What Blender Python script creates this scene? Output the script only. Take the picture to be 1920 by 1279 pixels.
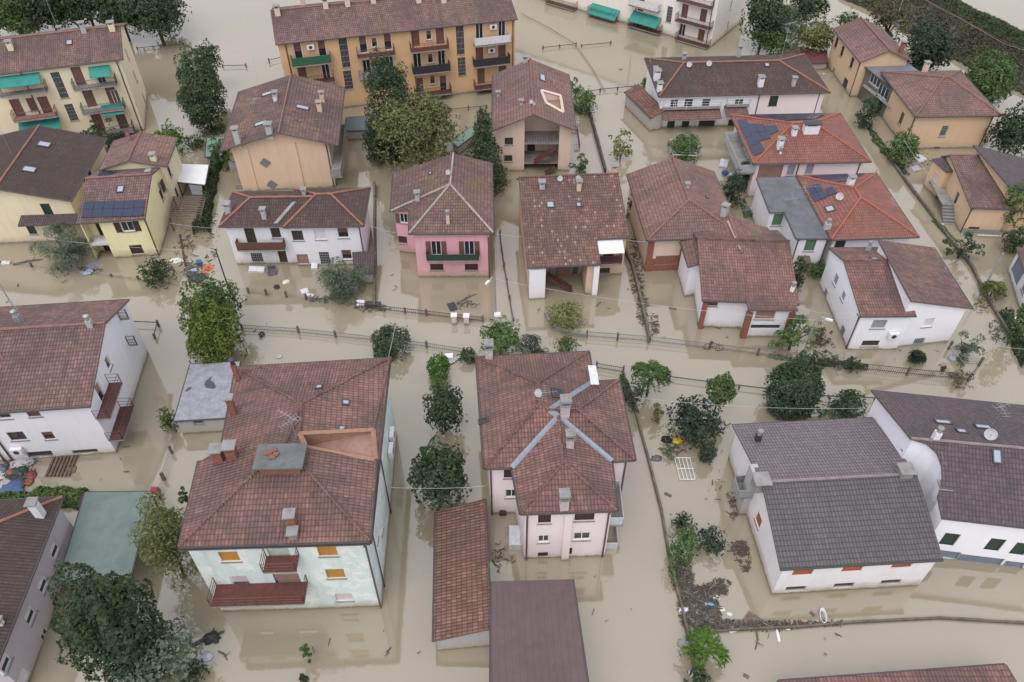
import bpy, math, random
import numpy as np
from mathutils import Vector as V, noise as MN
R = math.radians
random.seed(7)
for o in list(bpy.data.objects): bpy.data.objects.remove(o)
SC = bpy.context.scene
COL = SC.collection
# ---------------------------------------------------------------- camera, sky, sun, exposure
CAMH = 50.0
FPX = 1493.0
cam = bpy.data.cameras.new('camera'); cam.sensor_width = 36; cam.lens = 36*FPX/1920
cam.clip_start = 1; cam.clip_end = 3000
co = bpy.data.objects.new('camera', cam); COL.objects.link(co)
co.location = (0, 0, CAMH); co.rotation_euler = (R(45), 0, 0); SC.camera = co
SUN_EL, SUN_AZ = 60, 200
w = bpy.data.worlds.new('World'); SC.world = w; w.use_nodes = True
nt = w.node_tree; bg = nt.nodes['Background']
sky = nt.nodes.new('ShaderNodeTexSky'); sky.sky_type = 'NISHITA'; sky.sun_disc = False
sky.sun_elevation = R(SUN_EL); sky.sun_rotation = R(SUN_AZ); sky.dust_density = 4.0; sky.air_density = 1.0; sky.ozone_density = 1.0
hs = nt.nodes.new('ShaderNodeHueSaturation'); hs.inputs['Saturation'].default_value = 0.22
nt.links.new(sky.outputs[0], hs.inputs['Color'])
cl = nt.nodes.new('ShaderNodeMix'); cl.data_type = 'RGBA'          # overcast: level out the sky's gradient
cl.inputs[0].default_value = 0.6; cl.inputs[7].default_value = (10.1, 10.2, 11.5, 1)
nt.links.new(hs.outputs[0], cl.inputs[6]); nt.links.new(cl.outputs[2], bg.inputs[0])
bg.inputs[1].default_value = 0.118
sl = bpy.data.lights.new('sun', 'SUN'); sl.energy = 1.05; sl.angle = R(40); sl.color = (1, .96, .9)
so = bpy.data.objects.new('sun', sl); COL.objects.link(so)
so.rotation_euler = (R(90-SUN_EL), 0, R(180-SUN_AZ)); so.location = (0, 0, 90)
VS = SC.view_settings; VS.view_transform = 'Standard'; VS.look = 'None'; VS.gamma = 1; VS.exposure = 0.22
SC.cycles.max_bounces = 6; SC.cycles.diffuse_bounces = 3; SC.cycles.glossy_bounces = 3
SC.cycles.transmission_bounces = 2; SC.cycles.volume_bounces = 0; SC.cycles.caustics_reflective = False

# ---------------------------------------------------------------- surveying: a photo pixel at a known height -> a world point
CS = math.sqrt(.5)
def ray(px, py):
    u = (px-960)/FPX; v = (py-639.5)/FPX
    return V((u, CS-v*CS, -CS-v*CS))
def at(px, py, z=0.0):
    d = ray(px, py); t = (z-CAMH)/d.z
    return V((d.x*t, d.y*t, z))
def on_plane(px, py, p0, n):
    d = ray(px, py); o = V((0, 0, CAMH)); t = (p0-o).dot(n)/d.dot(n)
    return o+d*t

# ---------------------------------------------------------------- materials
MATS = {}
def node(nt, kind, **kw):
    n = nt.nodes.new('ShaderNode'+kind)
    for k, v in kw.items():
        if k.startswith('i_'):
            key = k[2:]; key = int(key) if key.isdigit() else key
            if hasattr(v, 'is_output'): nt.links.new(v, n.inputs[key])
            else: n.inputs[key].default_value = v
        else: setattr(n, k, v)
    return n
def math_(nt, op, a, b=None, c=None):
    n = nt.nodes.new('ShaderNodeMath'); n.operation = op
    for i, v in enumerate((a, b, c)):
        if v is None: continue
        if hasattr(v, 'is_output'): nt.links.new(v, n.inputs[i])
        else: n.inputs[i].default_value = v
    return n.outputs[0]
def mix(nt, f, a, b, mode='MIX'):
    n = nt.nodes.new('ShaderNodeMix'); n.data_type = 'RGBA'; n.blend_type = mode
    for i, v in ((0, f), (6, a), (7, b)):
        if hasattr(v, 'is_output'): nt.links.new(v, n.inputs[i])
        else: n.inputs[i].default_value = (tuple(v)+(1,) if not isinstance(v, (int, float)) else v)
    return n.outputs[2]
def ramp(nt, f, pts):
    n = nt.nodes.new('ShaderNodeValToRGB'); nt.links.new(f, n.inputs[0])
    e = n.color_ramp.elements
    while len(e) < len(pts): e.new(.5)
    for el, (p, c) in zip(e, pts):
        el.position = p; el.color = tuple(c)+(1,) if not isinstance(c, (int, float)) else (c, c, c, 1)
    return n.outputs[0]
def newmat(name):
    m = bpy.data.materials.new(name); m.use_nodes = True
    return m, m.node_tree, m.node_tree.nodes['Principled BSDF']
def noise(nt, vec, scale, detail=4, rough=.55):
    return node(nt, 'TexNoise', i_Vector=vec, i_Scale=scale, i_Detail=detail, i_Roughness=rough).outputs[0]
def wpos(nt): return nt.nodes.new('ShaderNodeNewGeometry').outputs['Position']

def tile(name, c1, c2, c3, grime=.5, moss=.0, ch=.345, cw=.225, joint=.5, pale=.0, patch=(.10, .075, .07), wear=.6):
    """clay roof tiles: courses up the slope, one tint per tile, grime and lichen over many tiles"""
    if name in MATS: return MATS[name]
    m, nt, b = newmat(name)
    uv = nt.nodes.new('ShaderNodeUVMap').outputs[0]; P = wpos(nt)
    wob = noise(nt, P, .9, 2)
    s = node(nt, 'SeparateXYZ', i_0=uv)
    vv = math_(nt, 'DIVIDE', math_(nt, 'ADD', s.outputs[1], math_(nt, 'MULTIPLY', wob, .10)), ch)
    uu = math_(nt, 'DIVIDE', math_(nt, 'ADD', s.outputs[0], math_(nt, 'MULTIPLY', wob, .06)), cw)
    fr = math_(nt, 'FRACT', vv); fc = math_(nt, 'FRACT', uu)
    cell = node(nt, 'CombineXYZ', i_0=math_(nt, 'FLOOR', uu), i_1=math_(nt, 'FLOOR', vv)).outputs[0]
    wn = node(nt, 'TexWhiteNoise', noise_dimensions='2D', i_Vector=cell).outputs[0]
    col = ramp(nt, wn, [(0, c1), (.55, c2), (1, c3)])
    n1 = noise(nt, P, .23, 5, .6); n2 = noise(nt, P, 1.7, 6, .65)
    g = ramp(nt, math_(nt, 'ADD', math_(nt, 'MULTIPLY', n1, .6), math_(nt, 'MULTIPLY', n2, .4)), [(.44, 0), (.57, 1)])
    col = mix(nt, math_(nt, 'MULTIPLY', g, grime), col, patch)
    su = node(nt, 'CombineXYZ', i_0=math_(nt, 'MULTIPLY', s.outputs[0], 1.6), i_1=math_(nt, 'MULTIPLY', s.outputs[1], .22), i_2=math_(nt, 'MULTIPLY', wob, 2.0)).outputs[0]
    col = mix(nt, math_(nt, 'MULTIPLY', ramp(nt, noise(nt, su, 1.0, 6, .7), [(.46, 0), (.7, 1)]), grime*.9), col, [x*.8 for x in patch])
    col = mix(nt, math_(nt, 'MULTIPLY', ramp(nt, noise(nt, P, 5.5, 4, .7), [(.5, 0), (.75, 1)]), .35), col, [x*.7 for x in patch])
    hsv = node(nt, 'HueSaturation', i_Color=col, i_Saturation=.92, i_Value=.96); col = hsv.outputs[0]
    w2 = node(nt, 'TexWhiteNoise', noise_dimensions='3D', i_Vector=node(nt, 'VectorMath', operation='ADD', i_0=cell, i_1=(3.7, 9.1, 5.0)).outputs[0]).outputs[0]
    clus = ramp(nt, noise(nt, P, .38, 3, .6), [(.52, 0), (.66, 1)])
    col = mix(nt, math_(nt, 'MULTIPLY', math_(nt, 'MULTIPLY', math_(nt, 'GREATER_THAN', w2, .955), clus), wear), col, (.045, .036, .033))
    col = mix(nt, math_(nt, 'MULTIPLY', math_(nt, 'MULTIPLY', math_(nt, 'LESS_THAN', w2, .025), clus), wear*.7), col, (c3[0]*1.3, c3[1]*1.12, c3[2]*.9))
    if pale: col = mix(nt, math_(nt, 'MULTIPLY', math_(nt, 'GREATER_THAN', wn, 1-pale), .35), col, (.5, .42, .36))
    n3 = noise(nt, P, .45, 6, .7)
    if moss: col = mix(nt, math_(nt, 'MULTIPLY', ramp(nt, n3, [(.56, 0), (.66, 1)]), moss), col, (.17, .12, .035))
    # joints between courses and between tiles, their shadow gaps painted as dark colour
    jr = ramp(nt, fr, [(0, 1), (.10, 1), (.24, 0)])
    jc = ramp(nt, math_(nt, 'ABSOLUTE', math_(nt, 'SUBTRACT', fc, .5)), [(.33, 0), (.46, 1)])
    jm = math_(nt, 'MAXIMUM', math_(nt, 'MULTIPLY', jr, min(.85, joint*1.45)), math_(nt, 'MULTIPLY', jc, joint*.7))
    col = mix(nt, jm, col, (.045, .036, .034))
    nt.links.new(col, b.inputs['Base Color']); b.inputs['Roughness'].default_value = .85
    h = math_(nt, 'ADD', math_(nt, 'SUBTRACT', 1.0, fr), math_(nt, 'MULTIPLY', math_(nt, 'SINE', math_(nt, 'MULTIPLY', fc, math.pi)), .8))
    h = math_(nt, 'ADD', h, math_(nt, 'MULTIPLY', wn, .35))
    bp = node(nt, 'Bump', i_Height=h, i_Strength=1.0, i_Distance=.08)
    nt.links.new(bp.outputs[0], b.inputs['Normal'])
    MATS[name] = m; return m

def stucco(name, c, dirt=.35, flood=.5, patch=None, pf=.0):
    if name in MATS: return MATS[name]
    m, nt, b = newmat(name); P = wpos(nt)
    n1 = noise(nt, P, .5, 6, .65)
    mp = node(nt, 'Mapping', i_Vector=P); mp.inputs['Scale'].default_value = (2.2, 2.2, .18)
    st = noise(nt, mp.outputs[0], 1.0, 5, .6)
    col = mix(nt, math_(nt, 'MULTIPLY', ramp(nt, n1, [(.42, 0), (.7, 1)]), dirt*.5), c, [x*.72 for x in c])
    col = mix(nt, math_(nt, 'MULTIPLY', ramp(nt, st, [(.5, 0), (.72, 1)]), dirt*.7), col, [x*.6+.02 for x in c])
    if patch: col = mix(nt, math_(nt, 'MULTIPLY', ramp(nt, noise(nt, P, .8, 7, .72), [(.5, 0), (.56, 1)]), pf), col, patch)
    z = node(nt, 'SeparateXYZ', i_0=P).outputs[2]
    zf = math_(nt, 'ADD', z, math_(nt, 'MULTIPLY', math_(nt, 'SUBTRACT', n1, .5), 1.6))
    fl = node(nt, 'MapRange', i_0=zf, i_1=.10, i_2=1.0, i_3=min(1, flood*1.5), i_4=0.0).outputs[0]
    col = mix(nt, fl, col, (.40, .34, .25))
    wet = node(nt, 'MapRange', i_0=math_(nt, 'ADD', z, math_(nt, 'MULTIPLY', math_(nt, 'SUBTRACT', st, .5), .5)), i_1=.12, i_2=.30, i_3=.8, i_4=0.0).outputs[0]
    col = mix(nt, wet, col, (.17, .145, .10))
    nt.links.new(col, b.inputs['Base Color']); b.inputs['Roughness'].default_value = .9
    bp = node(nt, 'Bump', i_Height=noise(nt, P, 25, 3), i_Strength=.25, i_Distance=.02)
    nt.links.new(bp.outputs[0], b.inputs['Normal'])
    MATS[name] = m; return m

def plain(name, c, rough=.6, metal=0, var=.25, scale=3.0):
    if name in MATS: return MATS[name]
    m, nt, b = newmat(name); P = wpos(nt)
    col = mix(nt, ramp(nt, noise(nt, P, scale, 5, .65), [(.35, 0), (.7, 1)]), c, [x*(1-var) for x in c])
    nt.links.new(col, b.inputs['Base Color']); b.inputs['Roughness'].default_value = rough; b.inputs['Metallic'].default_value = metal
    MATS[name] = m; return m

def slats(name, c, pitch=.09, rough=.6, axis=1, dark=.45):
    """roller shutters, planked doors, corrugated sheet: fine ribs along u or v"""
    if name in MATS: return MATS[name]
    m, nt, b = newmat(name); uv = nt.nodes.new('ShaderNodeUVMap').outputs[0]; P = wpos(nt)
    f = math_(nt, 'FRACT', math_(nt, 'DIVIDE', node(nt, 'SeparateXYZ', i_0=uv).outputs[axis], pitch))
    col = mix(nt, ramp(nt, noise(nt, P, 1.5, 5, .6), [(.35, 0), (.75, .5)]), c, [x*.65 for x in c])
    col = mix(nt, math_(nt, 'MULTIPLY', ramp(nt, noise(nt, P, .45, 7, .72), [(.5, 0), (.62, 1)]), .3), col, [x*.5+.01 for x in c])
    col = mix(nt, math_(nt, 'MULTIPLY', ramp(nt, f, [(0, 1), (.12, 0)]), dark), col, [x*.3 for x in c])
    nt.links.new(col, b.inputs['Base Color']); b.inputs['Roughness'].default_value = rough
    bp = node(nt, 'Bump', i_Height=f, i_Strength=.5, i_Distance=.02); nt.links.new(bp.outputs[0], b.inputs['Normal'])
    MATS[name] = m; return m

def leafmat(name, c1, c2, c3):
    if name in MATS: return MATS[name]
    m, nt, b = newmat(name)
    rnd = nt.nodes.new('ShaderNodeNewGeometry').outputs['Random Per Island']
    c1 = [a*.6+b_*.4 for a, b_ in zip(c1, c2)]; c3 = [a*.65+b_*.35 for a, b_ in zip(c3, c2)]
    col = ramp(nt, rnd, [(0, c1), (.55, c2), (1, c3)])
    oi = nt.nodes.new('ShaderNodeObjectInfo').outputs['Random']
    hv = node(nt, 'HueSaturation', i_Color=col); nt.links.new(math_(nt, 'ADD', .8, math_(nt, 'MULTIPLY', oi, .4)), hv.inputs['Value'])
    nt.links.new(hv.outputs[0], b.inputs['Base Color']); b.inputs['Roughness'].default_value = .65
    b.inputs['Specular IOR Level'].default_value = .25
    tr = node(nt, 'BsdfTranslucent'); nt.links.new(hv.outputs[0], tr.inputs[0])
    mx = nt.nodes.new('ShaderNodeMixShader'); mx.inputs[0].default_value = .22
    nt.links.new(b.outputs[0], mx.inputs[1]); nt.links.new(tr.outputs[0], mx.inputs[2])
    nt.links.new(mx.outputs[0], nt.nodes['Material Output'].inputs[0])
    MATS[name] = m; return m

def glassmat(name='glass', c=(.03, .035, .04)):
    if name in MATS: return MATS[name]
    m, nt, b = newmat(name); b.inputs['Base Color'].default_value = tuple(c)+(1,); b.inputs['Roughness'].default_value = .08
    MATS[name] = m; return m

def watermat():
    m, nt, b = newmat('flood_water'); P = wpos(nt)
    n1 = noise(nt, P, .035, 4, .5); n2 = noise(nt, P, .5, 6, .7)
    col = mix(nt, ramp(nt, n1, [(.35, 0), (.65, 1)]), (.283, .250, .172), (.316, .280, .194))
    col = mix(nt, math_(nt, 'MULTIPLY', ramp(nt, n2, [(.55, 0), (.75, 1)]), .25), col, (.245, .21, .145))
    mps = node(nt, 'Mapping', i_Vector=P); mps.inputs['Scale'].default_value = (.05, .22, 1); mps.inputs['Rotation'].default_value = (0, 0, .5)
    stk = noise(nt, mps.outputs[0], 1.0, 8, .72); col = mix(nt, math_(nt, 'MULTIPLY', ramp(nt, stk, [(.48, 0), (.68, 1)]), .30), col, (.33, .295, .215))
    col = mix(nt, math_(nt, 'MULTIPLY', ramp(nt, noise(nt, P, 3.2, 5, .8), [(.66, 0), (.74, 1)]), .30), col, (.19, .16, .11))
    nt.links.new(col, b.inputs['Base Color']); b.inputs['Roughness'].default_value = .05; b.inputs['IOR'].default_value = 2.15
    wv = math_(nt, 'ADD', noise(nt, P, .8, 3), math_(nt, 'MULTIPLY', noise(nt, P, 5, 2), .15))
    bp = node(nt, 'Bump', i_Height=wv, i_Strength=.05, i_Distance=.12); nt.links.new(bp.outputs[0], b.inputs['Normal'])
    return m

def solar():
    if 'solar' in MATS: return MATS['solar']
    m, nt, b = newmat('solar_panel'); uv = nt.nodes.new('ShaderNodeUVMap').outputs[0]; s = node(nt, 'SeparateXYZ', i_0=uv)
    def line(o, p, wd): return math_(nt, 'LESS_THAN', math_(nt, 'FRACT', math_(nt, 'DIVIDE', o, p)), wd)
    g = math_(nt, 'MULTIPLY', math_(nt, 'MAXIMUM', line(s.outputs[0], .165, .06), line(s.outputs[1], .165, .06)), .35)
    col = mix(nt, g, (.022, .03, .065), (.18, .2, .25))
    nt.links.new(col, b.inputs['Base Color']); b.inputs['Roughness'].default_value = .18
    MATS['solar'] = m; return m

# ---------------------------------------------------------------- meshes
class MB:
    def __init__(self): self.v = []; self.f = []; self.m = []
    def face(self, pts, m=0):
        i = len(self.v); self.v += [V(p) for p in pts]; self.f.append(list(range(i, i+len(pts)))); self.m.append(m); return self
    def hexa(self, b, t, m=0):
        """solid between bottom loop b and top loop t (both counter-clockwise seen from above)"""
        n = len(b); i = len(self.v); self.v += [V(p) for p in b]+[V(p) for p in t]
        self.f.append([i+k for k in reversed(range(n))]); self.f.append([i+n+k for k in range(n)])
        for k in range(n): j = (k+1) % n; self.f.append([i+k, i+j, i+n+j, i+n+k])
        self.m += [m]*(n+2); return self
    def obox(self, o, a, b, c, m=0):
        o = V(o); a = V(a); b = V(b); c = V(c)
        if a.cross(b).dot(c) < 0: a, b = b, a
        return self.hexa([o, o+a, o+a+b, o+b], [o+c, o+a+c, o+a+b+c, o+b+c], m)
    def box(self, cen, sx, sy, sz, ang=0, m=0):
        """cen = centre of the underside"""
        ca, sa = math.cos(ang), math.sin(ang); a = V((ca, sa, 0))*sx; b = V((-sa, ca, 0))*sy
        return self.obox(V(cen)-a/2-b/2, a, b, V((0, 0, sz)), m)
    def tube(self, pts, r, n=6, m=0, r2=None):
        pts = [V(p) for p in pts]; rings = []
        for k, p in enumerate(pts):
            d = (pts[min(k+1, len(pts)-1)]-pts[max(k-1, 0)]).normalized()
            a = d.cross(V((0, 0, 1)));
            if a.length < .01: a = V((1, 0, 0))
            a.normalize(); b = d.cross(a)
            rr = r if r2 is None else r+(r2-r)*k/(len(pts)-1)
            i = len(self.v); self.v += [p+a*rr*math.cos(2*math.pi*q/n)+b*rr*math.sin(2*math.pi*q/n) for q in range(n)]
            rings.append(i)
        for i, j in zip(rings, rings[1:]):
            for q in range(n): self.f.append([i+q, j+q, j+(q+1) % n, i+(q+1) % n][::-1]); self.m.append(m)
        self.f.append([rings[0]+q for q in range(n)]); self.f.append([rings[-1]+q for q in reversed(range(n))]); self.m += [m, m]
        return self
    def lathe(self, c, prof, n=10, m=0, axis=None):
        c = V(c); rings = []
        for r, z in prof:
            i = len(self.v); self.v += [c+V((r*math.cos(2*math.pi*q/n), r*math.sin(2*math.pi*q/n), z)) for q in range(n)]; rings.append(i)
        for i, j in zip(rings, rings[1:]):
            for q in range(n): self.f.append([i+q, i+(q+1) % n, j+(q+1) % n, j+q]); self.m.append(m)
        self.f.append([rings[0]+q for q in reversed(range(n))]); self.f.append([rings[-1]+q for q in range(n)]); self.m += [m, m]
        return self
    def build(self, name, mats, parent=None, loc=None, smooth=False):
        """link as ONE mesh object; vertices are in world space, the origin goes to loc"""
        org = V(loc) if loc is not None else V((0, 0, 0))
        me = bpy.data.meshes.new(name)
        base = parent['_w'] if parent is not None and '_w' in parent else (0, 0, 0)
        base = V(base)
        if parent is None: base = org
        me.from_pydata([tuple(p-base) for p in self.v], [], self.f)
        mats = mats if isinstance(mats, (list, tuple)) else [mats]
        for x in mats: me.materials.append(x)
        me.polygons.foreach_set('material_index', self.m)
        uvl = me.uv_layers.new(name='UVMap'); data = np.zeros((len(me.loops), 2), np.float32)
        for p in me.polygons:
            n = p.normal; h = V((0, 0, 1)).cross(n)
            if h.length < .02: h = V((1, 0, 0))
            h.normalize(); vd = n.cross(h)
            for li in p.loop_indices:
                q = me.vertices[me.loops[li].vertex_index].co
                data[li] = (q.dot(h), q.dot(vd))
        uvl.data.foreach_set('uv', data.ravel())
        if smooth: me.polygons.foreach_set('use_smooth', [True]*len(me.polygons))
        o = bpy.data.objects.new(name, me); COL.objects.link(o)
        if parent is not None: o.parent = parent; o['_w'] = tuple(base)
        else: o.location = org; o['_w'] = tuple(org)
        return o
def tag(o, label=None, cat=None, group=None, kind=None):
    for k, v in (('label', label), ('category', cat), ('group', group), ('kind', kind)):
        if v: o[k] = v
    return o
def empty(name, loc, label, cat, group=None):
    o = bpy.data.objects.new(name, None); COL.objects.link(o); o.location = loc; o['_w'] = tuple(loc)
    o.empty_display_size = .5
    return tag(o, label, cat, group)

# shared finishes
M_GUT = plain('gutter_metal', (.07, .06, .06), .5)
M_PIPE = plain('downpipe_copper', (.10, .06, .05), .5)
M_WHITE = plain('white_paint', (.78, .78, .8), .5, 0, .12)
M_CONC = plain('weathered_concrete', (.30, .29, .28), .9, 0, .35, 1.5)
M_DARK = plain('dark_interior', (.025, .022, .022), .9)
M_IRON = plain('dark_iron', (.05, .048, .05), .5)
M_GALV = plain('galvanised_metal', (.42, .43, .45), .45, .4)
M_ZINC = plain('zinc_flashing', (.25, .29, .34), .45, .2, .2)
M_GLASS = glassmat()
M_SKYG = glassmat('skylight_glass', (.34, .38, .46))
M_WOOD = plain('grey_wood', (.18, .14, .11), .85, 0, .5)
M_BRICK = plain('red_brick', (.30, .12, .075), .9, 0, .4, 6)
# ---------------------------------------------------------------- buildings
def inset(poly, d):
    """move every edge of a plan polygon (seen clockwise or not) inwards by d[i]"""
    n = len(poly); d = d if isinstance(d, (list, tuple)) else [d]*n
    area = sum(poly[i].x*poly[(i+1) % n].y-poly[(i+1) % n].x*poly[i].y for i in range(n))
    sg = 1 if area > 0 else -1; L = []
    for i in range(n):
        a = poly[i]; b = poly[(i+1) % n]; t = V((b.x-a.x, b.y-a.y)).normalized(); nn = V((-t.y, t.x))*sg
        L.append((V((a.x, a.y))+nn*d[i], t))
    out = []
    for i in range(n):
        p, t = L[i-1]; q, s = L[i]; cr = t.x*s.y-t.y*s.x
        k = ((q-p).x*s.y-(q-p).y*s.x)/cr if abs(cr) > 1e-6 else 0
        x = p+t*k; out.append(V((x.x, x.y, 0)))
    return out

def nrm(f):
    n = V((0, 0, 0))
    for i in range(len(f)): n += V(f[i-1]).cross(V(f[i]))
    return n.normalized()
HOUSES = []
RECESS = .15
class House:
    def __init__(self, name, label, cat, wall, roof, pipe=None, group=None):
        self.name, self.label, self.cat, self.wm, self.rm, self.group = name, label, cat, wall, roof, group
        self.root = None; self.spec = {}; self.holes = []; HOUSES.append(self); self.walls = {}; self.roofs = []; self.pipe = pipe or M_PIPE
    def start(self, loc):
        if self.root is None: self.root = empty(self.name, (loc[0], loc[1], 0), self.label, self.cat, self.group)
    # --- a rectangular wing from the four eave corners as seen in the photo
    def rect(self, px, ze):
        c = [at(x, y, ze) for x, y in px]
        a1 = (c[1]-c[0])+(c[2]-c[3]); b1 = (c[3]-c[0])+(c[2]-c[1])
        L = a1.length/2; W = b1.length/2; th = math.atan2(a1.y, a1.x); ph = math.atan2(b1.y, b1.x)+math.pi/2
        th = th+math.atan2(math.sin(ph-th), math.cos(ph-th))/2
        u = V((math.cos(th), math.sin(th), 0)); v = V((u.y, -u.x, 0)); m = sum(c, V((0, 0, 0)))/4
        return [m-u*L/2-v*W/2, m+u*L/2-v*W/2, m+u*L/2+v*W/2, m-u*L/2+v*W/2]
    def block(self, key, px, ze, rise, axis='x', r=.5, ins=(0, 0), oh=.45, og=.3, wall=None, roof=None, zb=-.6, dz=None, caps=True, fascia=None, notch=None, hole=None, valley=False):
        c = self.rect(px, ze) if len(px[0]) == 2 else px
        if axis == 'y': q = [c[3], c[0], c[1], c[2]]
        else: q = c
        if dz is not None:
            for p, d in zip(c, dz): p.z = ze+d
            faces = [list(c)]
        elif rise == 0: faces = [list(c)]
        else:
            L = (q[1]-q[0]).length; u = (q[1]-q[0])/L; v = q[3]-q[0]
            A = q[0]+v*r+u*ins[0]+V((0, 0, rise)); B = q[0]+v*r+u*(L-ins[1])+V((0, 0, rise))
            faces = [[q[0], q[1], B, A], [q[2], q[3], A, B]]
            if (A-B).length < .05: faces = [[q[0], q[1], A], [q[2], q[3], A]]; B = A
            if ins[0] > 0: faces.append([q[3], q[0], A])
            if ins[1] > 0: faces.append([q[1], q[2], B])
        if isinstance(oh, (list, tuple)): d = list(oh)
        else: d = [oh, og, oh, og] if axis == 'x' else [og, oh, og, oh]
        return self.make(key, c, d, faces, wall, roof, zb, caps=caps, fascia=fascia, notch=notch, hole=hole, valley=valley)
    def make(self, key, outline, d, faces, wall=None, roof=None, zb=-.6, th=.16, caps=True, fascia=None, valley=False, rname='roof', notch=None, hole=None):
        self.start(sum(outline, V((0, 0, 0)))/len(outline))
        faces = [[V(p) for p in f] for f in faces]
        for f in faces:
            if nrm(f).z < 0: f.reverse()
        hk = set()
        if hole:                                     # (face index, four pixels): an opening cut in a four-cornered roof face
            f = faces[hole[0]]; n = (f[1]-f[0]).cross(f[2]-f[0]).normalized(); H = [on_plane(x, y, f[0], n) for x, y in hole[1]]
            if (H[1]-H[0]).cross(H[2]-H[0]).dot(n) < 0: H.reverse()
            k = min(range(4), key=lambda k: sum((H[(i+k) % 4]-f[i]).length for i in range(4))); H = H[k:]+H[:k]
            faces[hole[0]] = [f[0], f[1], H[1], H[0]]; faces += [[f[i], f[(i+1) % 4], H[(i+1) % 4], H[i]] for i in (1, 2, 3)]
            self.hole = H; rk = lambda p: (round(p.x, 2), round(p.y, 2), round(p.z, 2))
            hk = {tuple(sorted((rk(H[i]), rk(H[(i+1) % 4])))) for i in range(4)}
        self.roofs.append(faces)
        def rz(x, y):
            best = None
            for f in faces:
                for k in range(1, len(f)-1):
                    a, b, c = f[0], f[k], f[k+1]
                    den = (b.y-c.y)*(a.x-c.x)+(c.x-b.x)*(a.y-c.y)
                    if abs(den) < 1e-9: continue
                    l1 = ((b.y-c.y)*(x-c.x)+(c.x-b.x)*(y-c.y))/den; l2 = ((c.y-a.y)*(x-c.x)+(a.x-c.x)*(y-c.y))/den; l3 = 1-l1-l2
                    if min(l1, l2, l3) > -.02:
                        z = l1*a.z+l2*b.z+l3*c.z
                        best = z if best is None else max(best, z)
            return best if best is not None else min(p.z for p in outline)
        # walls
        if d is not None:
            fp = inset(outline, d)
            if notch:
                i, f1, f2, dp = notch; a, b = fp[i], fp[(i+1) % len(fp)]; t = (b-a).normalized(); nn = V((-t.y, t.x, 0))
                if nn.dot(sum(fp, V((0, 0, 0)))/len(fp)-a) < 0: nn = -nn
                p, q = a.lerp(b, f1), a.lerp(b, f2); fp = fp[:i+1]+[p, p+nn*dp, q+nn*dp, q]+fp[i+1:]
            area = sum(fp[i].x*fp[i-1].y-fp[i-1].x*fp[i].y for i in range(len(fp)))
            segs = []
            for i in range(len(fp)):
                a, b = fp[i], fp[(i+1) % len(fp)]
                t = (b-a).normalized(); n = V((t.y, -t.x, 0))*(1 if area < 0 else -1)
                segs.append((V((a.x, a.y, 0)), V((b.x, b.y, 0)), n, t))
            self.walls[key] = segs; self.spec[key] = (rz, zb, wall or self.wm)
        # roof slab
        mb = MB(); cnt = {}
        ky = lambda p: (round(p.x, 2), round(p.y, 2), round(p.z, 2))
        for f in faces:
            mb.face(f, 0); mb.face([p-V((0, 0, th)) for p in reversed(f)], 1)
            for k in range(len(f)):
                a, b = f[k], f[(k+1) % len(f)]; e = tuple(sorted((ky(a), ky(b)))); cnt.setdefault(e, []).append((a, b, f))
        guts = []; cap = MB(); nc = 0; val = MB(); nv = 0
        zmin = min(p.z for f in faces for p in f)
        for e, l in cnt.items():
            a, b, f = l[0]
            if len(l) == 1:
                mb.face([a-V((0, 0, th)), b-V((0, 0, th)), b, a], 1)
                t = b-a
                if abs(t.z) < .06*t.length and t.length > .8 and e not in hk:
                    o = V((t.y, -t.x, 0)).normalized()*.05
                    guts.append(MB().tube([a+o-V((0, 0, .07)), b+o-V((0, 0, .07))], .075, 6))
            elif caps:
                n1 = nrm(f); g = l[1][2]; n2 = nrm(g)
                c1 = sum(f, V((0, 0, 0)))/len(f); c2 = sum(g, V((0, 0, 0)))/len(g)
                if n1.dot(c2-a) < -.02:
                    P = [a.lerp(b, k/8)+V((0, 0, .03+.012*((k*7) % 3))) for k in range(9)]; cap.tube(P, .105, 6); nc += 1
                elif n1.dot(c2-a) > .02 and valley:
                    t = (b-a).normalized(); s1 = n1.cross(t)*.21; s2 = n2.cross(t)*.21
                    if s1.dot(c1-a) < 0: s1 = -s1
                    if s2.dot(c2-a) < 0: s2 = -s2
                    for s_, n_ in ((s1, n1), (s2, n2)): val.face([a+n_*.035, b+n_*.035, b+s_+n_*.035, a+s_+n_*.035] if (t.cross(s_)).z > 0 else [a+s_+n_*.035, b+s_+n_*.035, b+n_*.035, a+n_*.035]); nv += 1
        rm = roof or self.rm
        ro = mb.build(rname, [rm, fascia or M_WOOD], self.root)
        for gut in guts: gut.build('gutter', M_GUT, ro)
        if nc: cap.build('ridge_cap', [M_CAPS.get(rm.name, rm)], ro)
        if nv: val.build('flashing', M_ZINC, ro)
        self.last_roof = ro
        return self
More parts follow.
